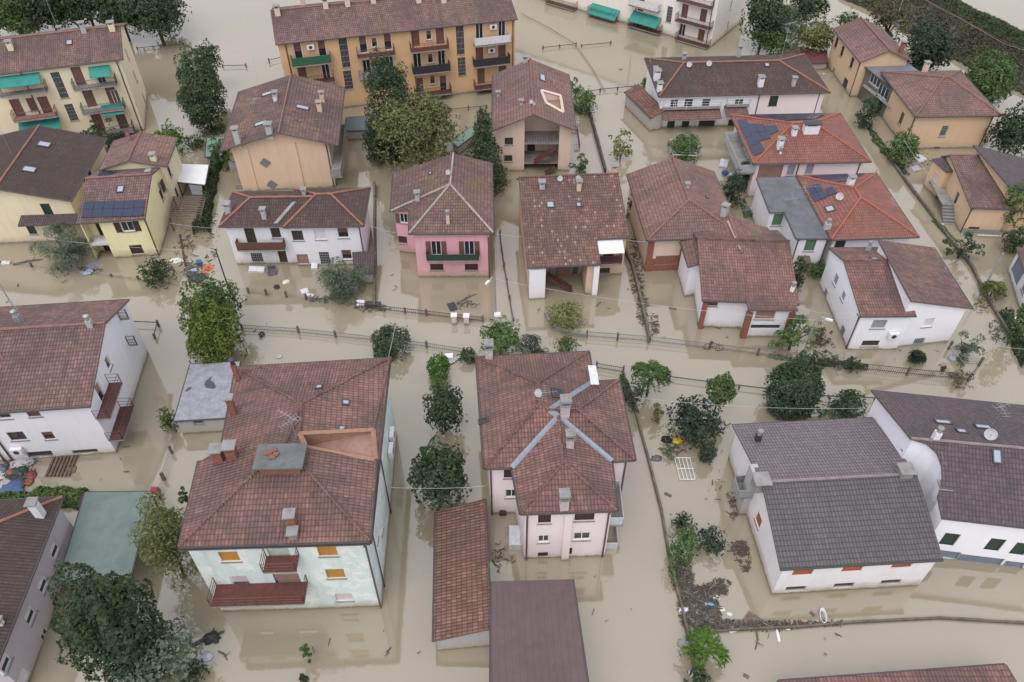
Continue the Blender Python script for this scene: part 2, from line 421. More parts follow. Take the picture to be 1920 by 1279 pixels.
    def finish(self):
        """the walls, once every window is known: openings are real holes with reveals"""
        for key, (rz, zb, wm_) in self.spec.items():
            mb = MB()
            def quad(n, *pts):
                pts = [V(p) for p in pts]; mb.face(pts if nrm(pts).dot(n) > 0 else pts[::-1])
            for i, (a, b, n, t) in enumerate(self.walls[key]):
                L = (b-a).length; H = [h for h in self.holes if h[0] == key and h[1] == i]
                us = {L*k/12 for k in range(13)} | {min(max(u, 0), L) for h in H for u in h[2:4]}; us = sorted(us); zs = sorted({z for h in H for z in h[4:6]})
                top = lambda u: rz((a+t*u).x, (a+t*u).y)-.06
                for u0, u1 in zip(us, us[1:]):
                    if u1-u0 < 1e-4: continue
                    t0, t1 = top(u0), top(u1); lv = [zb]+[z for z in zs if zb+.01 < z < min(t0, t1)-.01]
                    for k, z0 in enumerate(lv):
                        last = k == len(lv)-1; z1 = lv[k+1] if not last else None; zc = (z0+(z1 if z1 is not None else min(t0, t1)))/2; uc = (u0+u1)/2
                        if any(h[2] < uc < h[3] and h[4] < zc < h[5] for h in H): continue
                        p, q = a+t*u0, a+t*u1
                        quad(n, (p.x, p.y, z0), (q.x, q.y, z0), (q.x, q.y, t1 if last else z1), (p.x, p.y, t0 if last else z1))
                for h in H:
                    u0, u1, z0 = max(h[2], 0), min(h[3], L), max(h[4], zb)
                    if u1-u0 < .05: continue
                    z1 = min(h[5], min(top(u0), top(u1))); d = -n*(RECESS+.06); up = V((0, 0, 1)); p, q = a+t*u0, a+t*u1
                    quad(up, p+up*z0, q+up*z0, q+up*z0+d, p+up*z0+d); quad(-up, p+up*z1, q+up*z1, q+up*z1+d, p+up*z1+d)
                    quad(t, p+up*z0, p+up*z1, p+up*z1+d, p+up*z0+d); quad(-t, q+up*z0, q+up*z1, q+up*z1+d, q+up*z0+d)
            mb.build('wall', wm_, self.root)
    def flat(self, faces): return len(faces) == 1
    def terrace(self, depth, floor, wall):
        H = self.hole; zt = min(p.z for p in H)-depth; mb = MB()
        lo = [V((p.x, p.y, zt)) for p in H]
        mb.face(lo, 1)
        for i in range(4):
            j = (i+1) % 4; mb.face([lo[j], lo[i], H[i], H[j]], 0)
            mb.tube([H[i]+V((0, 0, .04)), H[j]+V((0, 0, .04))], .16, 4, 0)
        mb.build('terrace', [wall, floor], self.last_roof)
    # --- placing things on walls and roofs
    def wallpt(self, key, side, px, py, off=0):
        a, b, n, t = self.walls[key][side]; p = on_plane(px, py, a+n*off, n); return p, t, n
    def roofpt(self, px, py):
        d = ray(px, py); o = V((0, 0, CAMH)); best = None
        for faces in self.roofs:
            for f in faces:
                n = nrm(f); dn = d.dot(n)
                if dn > -1e-6: continue
                t = (f[0]-o).dot(n)/dn; p = o+d*t; ok = True
                for k in range(len(f)):
                    if (f[(k+1) % len(f)]-f[k]).cross(p-f[k]).dot(n) < -.15: ok = False; break
                if ok and (best is None or t < best[0]): best = (t, p, n)
        if best is None:
            print('  roof miss', self.name, px, py); return at(px, py, 5), V((0, 0, 1))
        return best[1], best[2]
    def win(self, key, side, px, py, w=1.0, h=1.3, st='open', col=None, name='window', sill=True, lab=None, frame=None, panes=2):
        p, t, n = self.wallpt(key, side, px, py); up = V((0, 0, 1)); o = p-t*w/2-up*h/2; face = o.copy(); pf = p.copy()
        if key in self.spec:
            u = (p-self.walls[key][side][0]).dot(t); self.holes.append((key, side, u-w/2, u+w/2, p.z-h/2, p.z+h/2)); o = o-n*RECESS; p = p-n*RECESS
        fr = frame or (col if st == 'shut' and col else M_CONC if st == 'dark' else M_WHITE)
        mb = MB(); fw = .07
        for (du, dv, su, sv) in ((0, 0, fw, h), (w-fw, 0, fw, h), (fw, h-fw, w-2*fw, fw), (fw, 0, w-2*fw, fw)):
            mb.obox(o+t*du+up*dv-n*.05, t*su, up*sv, n*.12)
        if st in ('open', 'sash') and panes > 1:
            for k in range(1, panes): mb.obox(o+t*(w*k/panes-.03)+up*fw-n*.05, t*.06, up*(h-2*fw), n*.10)
        fo = mb.build(name, fr, self.root)
        if lab: fo['label'] = lab
        q = MB().obox(o+t*fw+up*fw-n*.05, t*(w-2*fw), up*(h-2*fw), n*(.09 if st == 'shut' else .065))
        if st == 'shut': q.build('shutter', col, fo)
        elif st == 'dark': q.build('opening', M_OPEN, fo)  # solid panel, its dark colour painted for the unlit inside
        elif st == 'half':
            q.build('pane', M_GLASS, fo); MB().obox(o+t*fw+up*h*.5-n*.03, t*(w-2*fw), up*(h*.5-fw), n*.09).build('shutter', col, fo)
        elif st == 'grille':
            q.build('pane', M_GLASS, fo); g = MB()
            for k in range(1, 6): g.obox(face+t*(w*k/6-.015)-n*.03, t*.03, up*h, n*.03)
            for k in range(1, 5): g.obox(face+up*(h*k/5-.015)-n*.025, t*w, up*.03, n*.03)
            g.build('grille', M_GALV, fo)
        else:
            q.build('pane', M_GLASS, fo)
            if st == 'sash':
                for s in (-1, 1):
                    oo = pf+t*(s*(w/2+w*.26)-w*.24)-up*h/2
                    MB().obox(oo+n*.01, t*w*.48, up*h, n*.06).build('shutter', col, fo)
        if sill: MB().obox(face-t*.08-up*.085-n*.10, t*(w+.16), up*.08, n*.17).build('sill', M_CONC, fo)
        return fo
    def door(self, *a, **k): k.setdefault('name', 'door'); k.setdefault('sill', False); return self.win(*a, **k)
    def balcony(self, key, side, p0, p1, d=1.1, rh=.95, rail='bars', col=None, floor=None, zslab=None, clutter=False):
        """p0, p1: photo pixels of the ends of the slab's lower front edge"""
        a, t, n = self.wallpt(key, side, p0[0], p0[1], d); b, _, _ = self.wallpt(key, side, p1[0], p1[1], d)
        if (b-a).dot(t) < 0: a, b = b, a
        z = (a.z+b.z)/2 if zslab is None else zslab; a.z = b.z = z; L = (b-a).dot(t); up = V((0, 0, 1))
        s = MB().obox(a-n*d, t*L, n*d, up*.16)
        s.face([a-n*d+up*.165, a+up*.165, a+t*L+up*.165, a-n*d+t*L+up*.165] if (n.cross(t)).z > 0 else [a-n*d+up*.165, a-n*d+t*L+up*.165, a+t*L+up*.165, a+up*.165], 1)
        so_ = s.build('balcony', [M_CONC, floor or M_CONC], self.root)
        r = MB(); col = col or M_IRON; a2 = a+up*.16-n*.05; pts = [a2-n*(d-.05), a2, a2+t*L, a2+t*L-n*(d-.05)]
        if rail == 'bars':
            for k in range(3):
                p, q = pts[k], pts[k+1]; m = max(2, int((q-p).length/.16))
                r.tube([p+up*rh, q+up*rh], .03, 4); r.tube([p+up*.1, q+up*.1], .02, 4)
                for j in range(m+1): x = p.lerp(q, j/m); r.tube([x, x+up*rh], .014 if j % 6 else .025, 4)
        elif rail == 'rails':
            for k in range(3):
                p, q = pts[k], pts[k+1]; m = max(1, int((q-p).length/1.3))
                for z_ in (rh, rh*.6, rh*.25): r.tube([p+up*z_, q+up*z_], .022, 4)
                for j in range(m+1): x = p.lerp(q, j/m); r.tube([x, x+up*rh], .03, 4)
        else:
            for k in range(3):
                p, q = pts[k], pts[k+1]; dd = (q-p).normalized(); nn = V((dd.y, -dd.x, 0))*.03
                r.obox(p+up*.05, q-p, nn, up*(rh-.08)); r.tube([p+up*rh, q+up*rh], .03, 4)
        r.build('railing', col, so_)
        return so_
    def canopy(self, key, side, p0, p1, d, drop, mat, name='canopy', th=.06):
        """sloping sheet out from the wall; p0, p1: pixels of the ends of its outer lower edge"""
        a, t, n = self.wallpt(key, side, p0[0], p0[1], d); b, _, _ = self.wallpt(key, side, p1[0], p1[1], d)
        if (b-a).dot(t) < 0: a, b = b, a
        z = (a.z+b.z)/2; a.z = b.z = z; up = V((0, 0, 1)); c, e = b-n*d+up*drop, a-n*d+up*drop
        lo = [a, b, c, e]
        if (b-a).cross(c-a).z < 0: lo.reverse()
        return MB().hexa([p-up*th for p in lo], lo).build(name, mat, self.root)
    def pipes(self, key, corners, side_off=.12):
        """downpipes near wall corners: (side, fraction along the wall)"""
        for side, fr in corners:
            a, b, n, t = self.walls[key][side]; p = a.lerp(b, fr)+n*.08; top = min(p_.z for f in self.roofs[0] for p_ in f)
            zt = max(1.5, top-.1)
            MB().tube([p+n*.3+V((0, 0, zt)), p+V((0, 0, zt-.35)), p+V((0, 0, -.4))], .06, 6).build('downpipe', self.pipe, self.root)
    def chimney(self, px, py, s=.6, h=1.0, mat=None, cap='slab', s2=None, capmat=None, ang=None):
        p, n = self.roofpt(px, py); mb = MB(); s2 = s2 or s
        ang = self.ang() if ang is None else ang
        mb.box(p-V((0, 0, .5)), s, s2, h+.5, ang, 0)
        if cap == 'slab':
            for (i, j) in ((-1, -1), (1, -1), (1, 1), (-1, 1)):
                q = p+V((math.cos(ang), math.sin(ang), 0))*i*s*.38+V((-math.sin(ang), math.cos(ang), 0))*j*s2*.38
                mb.box(q+V((0, 0, h)), .12, .12, .22, ang, 0)
            mb.box(p+V((0, 0, h)), s*.5, s2*.5, .2, ang, 2)
            mb.box(p+V((0, 0, h+.2)), s+.22, s2+.22, .09, ang, 1)
        elif cap == 'hood':
            mb.box(p+V((0, 0, h)), s+.12, s2+.12, .1, ang, 1); mb.box(p+V((0, 0, h+.1)), s*.8, s2*.8, .25, ang, 2); mb.box(p+V((0, 0, h+.35)), s+.16, s2+.16, .22, ang, 1)
        elif cap == 'pot': mb.lathe(p+V((0, 0, h)), [(.16, 0), (.15, .35), (.22, .4), (.22, .46), (.05, .55)], 8, 1)
        return mb.build('chimney', [mat or self.wm, capmat or M_CONC, M_DARK], self.last_roof)
    def ang(self):
        k = list(self.walls)[0]; a, b, n, t = self.walls[k][0]; return math.atan2(t.y, t.x)
    def skylight(self, px, py, w=.9, h=1.1, mat=None, lift=.06):
        p, n = self.roofpt(px, py); hx = V((0, 0, 1)).cross(n)
        if hx.length < .05: hx = V((math.cos(self.ang()), math.sin(self.ang()), 0))
        hx.normalize(); vd = n.cross(hx); o = p-hx*w/2-vd*h/2; fw = .09
        fr = MB()
        for (du, dv, su, sv) in ((0, 0, fw, h), (w-fw, 0, fw, h), (fw, h-fw, w-2*fw, fw), (fw, 0, w-2*fw, fw)):
            fr.obox(o+hx*du+vd*dv-n*.03, hx*su, vd*sv, n*(lift+.07))
        f = fr.build('skylight', M_GUT, self.last_roof)
        MB().obox(o+hx*fw+vd*fw-n*.03, hx*(w-2*fw), vd*(h-2*fw), n*(lift+.04)).build('pane', mat or M_SKYG, f)
    def panel(self, quad, name='solar_panel', mat=None, lift=.09, nx=1, ny=1, gap=.03):
        """flat panels on the roof: quad of pixels TL,TR,BR,BL, split nx by ny"""
        pn = [self.roofpt(x, y) for x, y in quad]; n = pn[0][1]; pts = [p+n*lift for p, _ in pn]
        mb = MB()
        for i in range(nx):
            for j in range(ny):
                f = lambda u, v: pts[0].lerp(pts[1], u).lerp(pts[3].lerp(pts[2], u), v)
                g = gap/2
                c = [f((i+g)/nx, (j+g)/ny), f((i+1-g)/nx, (j+g)/ny), f((i+1-g)/nx, (j+1-g)/ny), f((i+g)/nx, (j+1-g)/ny)]
                if (c[1]-c[0]).cross(c[2]-c[0]).z < 0: c.reverse()
                mb.hexa([q-n*.04 for q in c], c)
        return mb.build(name, mat or solar(), self.last_roof)
    def antenna(self, px, py, h=2.6, boom=1.0, az=.4, r=.018):
        r *= .7; p, n = self.roofpt(px, py); antenna_mesh(p, h, boom, az, r).build('antenna', M_GALV, self.last_roof)
    def dish(self, px, py, az=-2.2, r=.42, h=.7, mat=None):
        r *= .68; p, n = self.roofpt(px, py); mb = MB(); mb.tube([p-V((0, 0, .2)), p+V((0, 0, h))], .03, 5)
        f = V((math.cos(az)*.8, math.sin(az)*.8, .55)).normalized(); a = f.cross(V((0, 0, 1))).normalized(); b = a.cross(f); c = p+V((0, 0, h))+f*.1
        rings = []
        for k, rr in enumerate((.02, r*.5, r*.8, r)):
            i = len(mb.v); mb.v += [c+f*(rr/r)**2*.12+(a*math.cos(2*math.pi*q/14)+b*math.sin(2*math.pi*q/14))*rr for q in range(14)]; rings.append(i)
        for i, j in zip(rings, rings[1:]):
            for q in range(14): mb.f.append([i+q, i+(q+1) % 14, j+(q+1) % 14, j+q]); mb.m.append(0)
        mb.tube([c-b*r*.9, c+f*.45], .015, 4); mb.box(c+f*.42, .1, .1, .1)
        mb.build('satellite_dish', mat or M_DISH, self.last_roof)
    def aircon(self, key, side, px, py, w=.85, h=.6):
        p, t, n = self.wallpt(key, side, px, py, .05); up = V((0, 0, 1)); o = p-t*w/2-up*h/2
        mb = MB().obox(o, t*w, up*h, n*.32); f = mb.build('air_conditioner', M_WHITE, self.root)
        c = p+n*.325; g = MB(); g.face([c+(t*math.cos(k*.524)+up*math.sin(k*.524))*h*.36 for k in range(12)]); g.build('fan_grille', M_IRON, f)
M_CAPS = {}; M_DISH = plain('dish_grey', (.5, .5, .52), .5); M_OPEN = plain('unlit_opening', (.06, .052, .042), .9)
def antenna_mesh(p, h=2.6, boom=1.0, az=.4, r=.022):
    mb = MB(); top = p+V((0, 0, h)); mb.tube([p-V((0, 0, .3)), top], r, 5)
    for zz, L, a in ((h*.97, boom, az), (h*.8, boom*.8, az+1.3)):
        d = V((math.cos(a), math.sin(a), .05)); s = V((-math.sin(a), math.cos(a), 0)); c = p+V((0, 0, zz))
        mb.tube([c-d*L*.4, c+d*L*.6], r*.7, 4)
        for k in range(7): q = c-d*L*.4+d*L*k/6; mb.tube([q-s*(.35-.03*k), q+s*(.35-.03*k)], r*.5, 4)
    return mb
# ---------------------------------------------------------------- water
wm = MB().face([(-900, -200, 0), (900, -200, 0), (900, 1500, 0), (-900, 1500, 0)]).build('water', watermat()); tag(wm, kind='structure')
tag(wm, 'murky brown flood water covering streets and gardens')

# ---------------------------------------------------------------- roof finishes
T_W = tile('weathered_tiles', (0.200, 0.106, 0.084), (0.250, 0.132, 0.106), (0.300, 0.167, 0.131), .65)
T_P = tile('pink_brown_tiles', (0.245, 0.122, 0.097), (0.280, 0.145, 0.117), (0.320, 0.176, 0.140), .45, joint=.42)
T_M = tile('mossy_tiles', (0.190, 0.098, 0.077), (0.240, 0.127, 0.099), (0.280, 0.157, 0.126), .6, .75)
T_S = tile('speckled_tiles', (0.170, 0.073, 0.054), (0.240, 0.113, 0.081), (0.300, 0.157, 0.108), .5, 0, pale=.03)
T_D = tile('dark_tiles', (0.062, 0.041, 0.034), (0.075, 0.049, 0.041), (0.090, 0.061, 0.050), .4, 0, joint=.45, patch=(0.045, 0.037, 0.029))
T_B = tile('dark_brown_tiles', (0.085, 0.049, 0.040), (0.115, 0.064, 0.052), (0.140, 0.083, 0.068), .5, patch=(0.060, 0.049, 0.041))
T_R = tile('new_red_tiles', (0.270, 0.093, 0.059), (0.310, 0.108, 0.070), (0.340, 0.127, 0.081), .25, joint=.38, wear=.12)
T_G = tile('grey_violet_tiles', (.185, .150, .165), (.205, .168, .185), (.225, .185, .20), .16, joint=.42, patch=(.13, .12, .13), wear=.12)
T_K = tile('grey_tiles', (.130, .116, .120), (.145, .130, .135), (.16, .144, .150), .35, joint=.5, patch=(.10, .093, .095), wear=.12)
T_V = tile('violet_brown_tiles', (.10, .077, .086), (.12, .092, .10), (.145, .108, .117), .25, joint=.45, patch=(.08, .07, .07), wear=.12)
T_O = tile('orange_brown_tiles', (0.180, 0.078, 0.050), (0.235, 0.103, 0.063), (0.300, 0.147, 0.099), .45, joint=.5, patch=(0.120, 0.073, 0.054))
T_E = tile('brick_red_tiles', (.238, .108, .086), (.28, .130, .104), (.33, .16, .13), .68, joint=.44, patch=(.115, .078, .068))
CAP = plain('ridge_tiles_pale', (.36, .21, .17), .85, 0, .35, 2); CAPD = plain('ridge_tiles_terracotta', (.33, .15, .105), .85, 0, .3, 2)
CAPG = plain('ridge_tiles_grey', (.27, .22, .22), .85, 0, .3, 2); CAPW = plain('ridge_mortar_pale', (.40, .34, .31), .9, 0, .4, 2)
CAPR = plain('ridge_tiles_red', (.36, .12, .08), .85, 0, .2, 2)
M_CAPS.update({'weathered_tiles': plain('ridge_tiles_brown', (.27, .15, .13), .85, 0, .35, 2), 'pink_brown_tiles': plain('ridge_tiles_rose', (.25, .13, .115), .85, 0, .3, 2), 'mossy_tiles': CAPW,
               'dark_tiles': CAPD, 'dark_brown_tiles': CAPD, 'new_red_tiles': CAPR, 'grey_violet_tiles': CAPG, 'grey_tiles': CAPG, 'violet_brown_tiles': CAPG})
W_CREAM = stucco('cream_render', (.74, .66, .47)); W_WHITE = stucco('white_render', (.80, .79, .83), .22, .35); W_PAPER = stucco('bright_white_render', (.86, .86, .90), .1, .2)
W_YEL = stucco('yellow_render', (.80, .76, .45), .25); W_PEACH = stucco('peach_render', (.68, .50, .36), .3); W_PINK = stucco('pink_render', (.74, .40, .46), .55, .6)
W_OR = stucco('orange_render', (.64, .42, .23), .3); W_SALM = stucco('salmon_render', (.70, .56, .46), .3); W_PALEP = stucco('pale_pink_render', (.80, .70, .70), .15, .3)
W_MINT = stucco('mint_render', (.62, .72, .70), .55, .6, (.80, .80, .76), .75); W_MAUVE = stucco('mauve_render', (.50, .45, .49), .25); W_GREY = stucco('grey_render', (.42, .42, .42), .5)
W_OR2 = stucco('pale_orange_render', (.66, .47, .31), .3); W_BARN = stucco('barn_render', (.82, .79, .80), .35, .55)
S_BROWN = slats('brown_shutter', (.19, .095, .075)); S_DBR = slats('dark_brown_shutter', (.055, .028, .026)); S_GREEN = slats('green_shutter', (.12, .22, .14))
S_DGR = slats('dark_green_shutter', (.025, .05, .03)); S_GREY = slats('grey_shutter', (.36, .36, .42)); S_OCH = slats('ochre_shutter', (.52, .25, .045)); S_PINKS = slats('pale_shutter', (.68, .60, .60))
S_RED = slats('rust_red_shutter', (.42, .11, .05)); S_WHITE = slats('white_shutter', (.78, .78, .80)); S_BLUEG = slats('blue_grey_door', (.20, .24, .29)); S_TAN = slats('tan_shutter', (.36, .22, .17))
M_AWN = plain('teal_canvas', (.035, .26, .22), .8, 0, .3, 1); M_AWNW = plain('white_canvas', (.80, .80, .80), .7, 0, .12)
M_BRFLOOR = plain('brown_red_floor', (.13, .045, .036), .8, 0, .35); M_TERRA = plain('terracotta_floor', (.36, .215, .17), .85, 0, .25); M_ORW = plain('orange_wall', (.38, .22, .15), .9, 0, .25)
M_GREENP = plain('green_panel', (.03, .13, .07), .6); M_BLACKP = plain('black_panel', (.03, .03, .034), .6); M_WHITEP = plain('white_panel', (.7, .7, .72), .6); M_BRIRON = plain('brown_iron', (.14, .06, .05), .6)

# ---------------------------------------------------------------- 1 apartment block, upper left
h = House('apartment_building', 'cream apartment block with teal awnings and brown tiled roof at the upper left', 'building', W_CREAM, T_W)
h.block('a', [(-72, 74), (241, 46), (227, 115), (-72, 143)], 9.1, 1.7, oh=.3, og=.5)
h.win('a', 2, 112, 160, .9, 3.1, 'grille', M_WHITE, 'stair_window', frame=M_IRON); h.win('a', 2, 134, 211, .9, 2.1, 'grille', M_WHITE, 'stair_window', frame=M_IRON)
for x, y in ((147, 143), (168, 184), (210, 178), (85, 198), (33, 203), (229, 226), (184, 229)): h.door('a', 2, x, y, 1.05, 2.2, 'shut', S_BROWN)
h.door('a', 2, 190, 148, .9, 2.1, 'open'); h.win('a', 2, 60, 196, .8, 1.6, 'shut', S_BROWN); h.door('a', 2, 218, 184, .8, 2.0, 'open')
for p, q, r, c, f in (((139, 171), (220, 164), 'bars', M_IRON, None), ((156, 216), (235, 208), 'bars', M_IRON, None), ((190, 256), (252, 250), 'bars', M_IRON, None),
                   ((2, 186), (88, 174), 'bars', M_BRIRON, None), ((27, 231), (107, 221), 'bars', M_BRIRON, M_TERRA)): h.balcony('a', 2, p, q, 1.15, .95, r, c, f)
for p, q in (((168, 146), (208, 143)), ((-2, 166), (76, 157)), ((36, 250), (114, 241)), ((192, 218), (233, 213))): h.canopy('a', 2, p, q, 1.25, .75, M_AWN, 'awning')
for x, y in ((238, 102), (253, 143), (270, 185)): h.win('a', 1, x, y, .7, 1.4, 'shut', S_GREY)
h.pipes('a', [(2, .02), (2, .62)])
h.chimney(21, 92, .55, .7); h.chimney(211, 56, .6, .7); h.chimney(158, 60, .5, .9, W_GREY, 'slab'); h.chimney(114, 60, .4, .4, W_GREY); h.skylight(130, 80, .7, .8); h.antenna(111, 60, 5.2, 1.8, .2, .035)

# ---------------------------------------------------------------- 2 dark roofed house, left
h = House('house', 'cream house with near black tiled roof and tiled porch canopy at the left edge', 'house', W_CREAM, T_D)
h.block('a', [(-58, 262), (187, 263), (138, 384), (-135, 378)], 5.2, 1.65, 'y', .55, og=.5, oh=.4)
h.block('w', [(-70, 356), (22, 358), (27, 370), (-70, 372)], 4.9, 0, oh=.05, og=.05, roof=T_D, caps=False)
h.win('a', 2, 90, 397, .9, 1.9, 'shut', S_DGR); h.win('a', 2, 60, 432, .8, 1.0, 'shut', S_DGR); h.win('a', 2, 108, 430, .9, 1.0, 'shut', S_DGR)
h.canopy('a', 2, (34, 426), (150, 418), 1.3, .35, T_V, 'porch_canopy', .1); h.win('a', 1, 160, 336, .8, 1.2, 'shut', S_DBR); h.win('a', 1, 167, 322, .8, 1.2, 'shut', S_DBR)
h.win('w', 2, 12, 438, 1.6, 1.2, 'shut', S_DBR, 'garage_door', sill=False); h.win('w', 2, 36, 444, .6, .5, 'dark', sill=False)
h.skylight(83, 271, .9, 1.2); h.skylight(55, 318, .9, 1.2); h.antenna(24, 292, 3.5, 1.2, .6)

# ---------------------------------------------------------------- 3 yellow house
h = House('house', 'pale yellow house with solar panels along its front eave and brown shutters', 'house', W_YEL, T_W)
h.block('r', [(213, 262), (330, 260), (313, 312), (188, 318)], 5.4, .85, 'y', .47, roof=T_P, wall=W_CREAM, og=.25, oh=.35)
h.block('f', [(183, 316), (303, 308), (274, 412), (149, 415)], 4.75, 1.35, 'x', .42, oh=[.2, .12, .35, .12], notch=(2, .72, .985, 1.3))
h.panel([(159, 379), (272, 376), (268, 406), (153, 409)], nx=6, ny=2)
h.panel([(190, 323), (298, 316), (288, 326), (181, 333)], nx=5, ny=1)
h.skylight(226, 355, .7, .9); h.chimney(284, 338, .35, .9, W_GREY); h.chimney(289, 300, .5, .5, W_CREAM); h.dish(247, 262, r=.5, mat=plain('rust_red_paint', (.25, .06, .05)))
h.win('f', 2, 239, 425, 1.15, 1.15, 'sash', S_DBR); h.win('f', 2, 256, 468, 1.2, 1.1, 'shut', S_DBR)
h.door('f', 4, 190, 426, .9, 2.0, 'shut', S_DBR); h.door('f', 4, 208, 468, 1.2, 1.4, 'shut', S_DBR)
p, t, n = h.wallpt('f', 4, 192, 450); a, b, nn, tt = h.walls['f'][4]
q0, q1 = h.walls['f'][4][0], h.walls['f'][4][1]
MB().obox(V((q0.x, q0.y, 1.75)), V((q1.x-q0.x, q1.y-q0.y, 0)), nn*1.35, V((0, 0, .25))).build('balcony', M_WHITEP, h.root)
h.win('r', 1, 308, 348, .7, 1.2, 'shut', S_DBR); h.win('r', 1, 318, 322, .7, 1.2, 'shut', S_DBR); h.win('f', 1, 303, 365, .8, 1.2, 'shut', S_DBR); h.win('r', 1, 332, 362, .7, 1.3, 'shut', S_DBR)
h.pipes('f', [(2, .02)])

# ---------------------------------------------------------------- 4 peach house
h = House('house', 'peach house whose blank gable wall carries two diamond grilles', 'house', W_PEACH, T_W)
h.block('a', [(447, 170), (645, 164), (634, 271), (415, 283)], 5.7, 1.75, 'y', .52, oh=[.5, 1.1, .75, .9], notch=None)
for x, y in ((497, 305), (510, 346)):
    p, t, n = h.wallpt('a', 2, x, y); up = V((0, 0, 1)); d1 = (t+up).normalized()*.85; d2 = (t-up).normalized()*.85
    MB().obox(p-d1/2-d2/2, d1, d2, n*.07).build('diamond_grille', slats('grille_slats', (.22, .22, .24), .14), h.root)
a, b, n, t = h.walls['a'][2]
for fr in (.13, .63): p = b.lerp(a, fr); MB().obox(p-t*.35+V((0, 0, -.4)), t*.7, n*.12, V((0, 0, 6.2))).build('pilaster', W_PEACH, h.root)
h.balcony('a', 1, (652, 258), (640, 322), 1.2, .9, 'panel', M_CONC, zslab=2.6); h.balcony('a', 3, (428, 310), (436, 330), .9, .9, 'panel', M_CONC); h.balcony('a', 3, (442, 352), (448, 372), .9, .9, 'panel', M_CONC)
h.chimney(447, 268, .55, 1.5, W_GREY); h.chimney(506, 250, .6, .9, W_GREY); h.chimney(605, 190, .45, .9, W_PEACH); h.chimney(600, 208, .5, .9, W_PEACH); h.chimney(517, 185, .5, .6, W_GREY)
for x, y in ((502, 176), (489, 232), (567, 202)): h.skylight(x, y, .8, 1.4)
h.dish(521, 198); h.pipes('a', [(2, .02)]); h.antenna(480, 210, 1.6, 1.4, .1)

# ---------------------------------------------------------------- 5 white house with dark hipped roof
h = House('house', 'white two storey house with dark hipped roof behind a floating white tube', 'house', W_WHITE, T_B)
h.block('l', [(430, 364), (610, 354), (572, 422), (416, 425)], 4.95, 1.25, 'x', .5, (2.6, 0), oh=.4, og=.4)
h.block('r', [(566, 357), (689, 349), (686, 419), (516, 430)], 5.05, 1.45, 'x', .5, (2.8, 3.2), oh=.4, og=.4)
h.door('l', 2, 470, 443, .95, 1.9, 'dark', frame=S_BROWN); h.win('l', 2, 517, 437, .9, 1.2, 'dark', frame=M_WOOD)
h.win('r', 2, 558, 442, 1.05, 1.2, 'dark', frame=M_WOOD); h.win('r', 2, 600, 440, 1.05, 1.2, 'shut', S_WHITE); h.win('r', 2, 643, 437, 1.05, 1.2, 'half', S_BROWN)
h.win('r', 2, 568, 486, 1.1, 1.2, 'shut', S_TAN); h.door('r', 2, 609, 484, .95, 1.5, 'grille', frame=M_IRON); h.win('r', 2, 650, 478, 1.0, 1.2, 'half', S_BROWN)
h.win('l', 2, 482, 483, 1.1, 1.1, 'grille', frame=M_IRON); h.door('l', 2, 530, 481, .8, 1.6, 'dark', frame=S_BROWN)
h.balcony('l', 2, (446, 474), (533, 469), .8, .85, 'panel', M_BRIRON, M_BRFLOOR)
h.chimney(429, 398, .55, .8, W_GREY); h.chimney(496, 408, .4, .8, W_GREY); h.chimney(571, 366, .35, .5, W_GREY); h.pipes('r', [(2, .01)])
h.panel([(549, 378), (556, 378), (520, 420), (512, 420)], 'flashing', M_CONC, .05)

# ---------------------------------------------------------------- 6 pink house
h = House('house', 'bright pink house with mossy hipped roof and dark green balcony', 'house', W_PINK, T_M)
A, B, C, D = at(737, 325, 5.2), at(850, 288, 7.2), at(922, 305, 5.6), at(925, 437, 5.6); E_, F_, G, R2 = at(767, 438, 5.6), at(768, 393, 5.6), at(733, 396, 5.2), at(844, 346, 7.2)
h.make('a', [A, C, D, E_, F_, G], [.4, .4, .4, .4, .3, .3], [[A, B, R2, G], [B, C, D, R2], [R2, D, E_], [R2, E_, F_], [R2, F_, G]])
for x in (818, 880): h.door('a', 2, x, 466, .95, 1.7, 'sash', S_BROWN)
for x in (819, 884): h.win('a', 2, x, 501, 1.25, .8, 'shut', S_DBR)
h.balcony('a', 2, (800, 493), (898, 492), .9, .75, 'panel', plain('dark_green_planters', (.03, .06, .045), .7, 0, .5, 6))
h.win('a', 4, 757, 410, .8, 1.1, 'sash', S_BROWN); h.win('a', 4, 755, 450, .9, .9, 'dark', frame=S_BROWN)
h.chimney(840, 418, .3, .9, W_PEACH, 'pot'); h.chimney(783, 375, .4, .7, W_GREY); h.dish(843, 330, r=.4, h=.4); h.antenna(847, 322, 3.2, 1.3, .3); h.skylight(807, 325, .5, .4); h.pipes('a', [(2, .01)])

# ---------------------------------------------------------------- 7 house with terrace in its roof and open stair loggia
h = House('house', 'salmon house with roof terrace and open stairwell in its front gable', 'house', W_SALM, T_P)
h.block('a', [(918, 141), (1061, 138), (1086, 250), (930, 239)], 5.7, 1.9, 'y', .49, oh=[.35, .35, .9, .35], notch=(2, .16, .62, 2.6), hole=(1, [(1015, 170), (1051, 180), (1056, 211), (1024, 193)]))
h.terrace(.35, M_TERRA, W_SALM)
a, b, n, t = h.walls['a'][4]; n2 = n
L = (b-a).length; up = V((0, 0, 1))
for z in (3.4, .9): MB().obox(a+up*z, t*L, n*2.5, up*.18).build('landing', M_CONC, h.root)
for z in (3.55, 1.05):
    r = MB(); p = a+n*2.45+up*z
    for k in range(14): r.tube([p+t*L*k/13, p+t*L*k/13+up*.9], .018, 4)
    r.tube([p+up*.9, p+t*L+up*.9], .03, 4); r.build('railing', M_BRIRON, h.root)
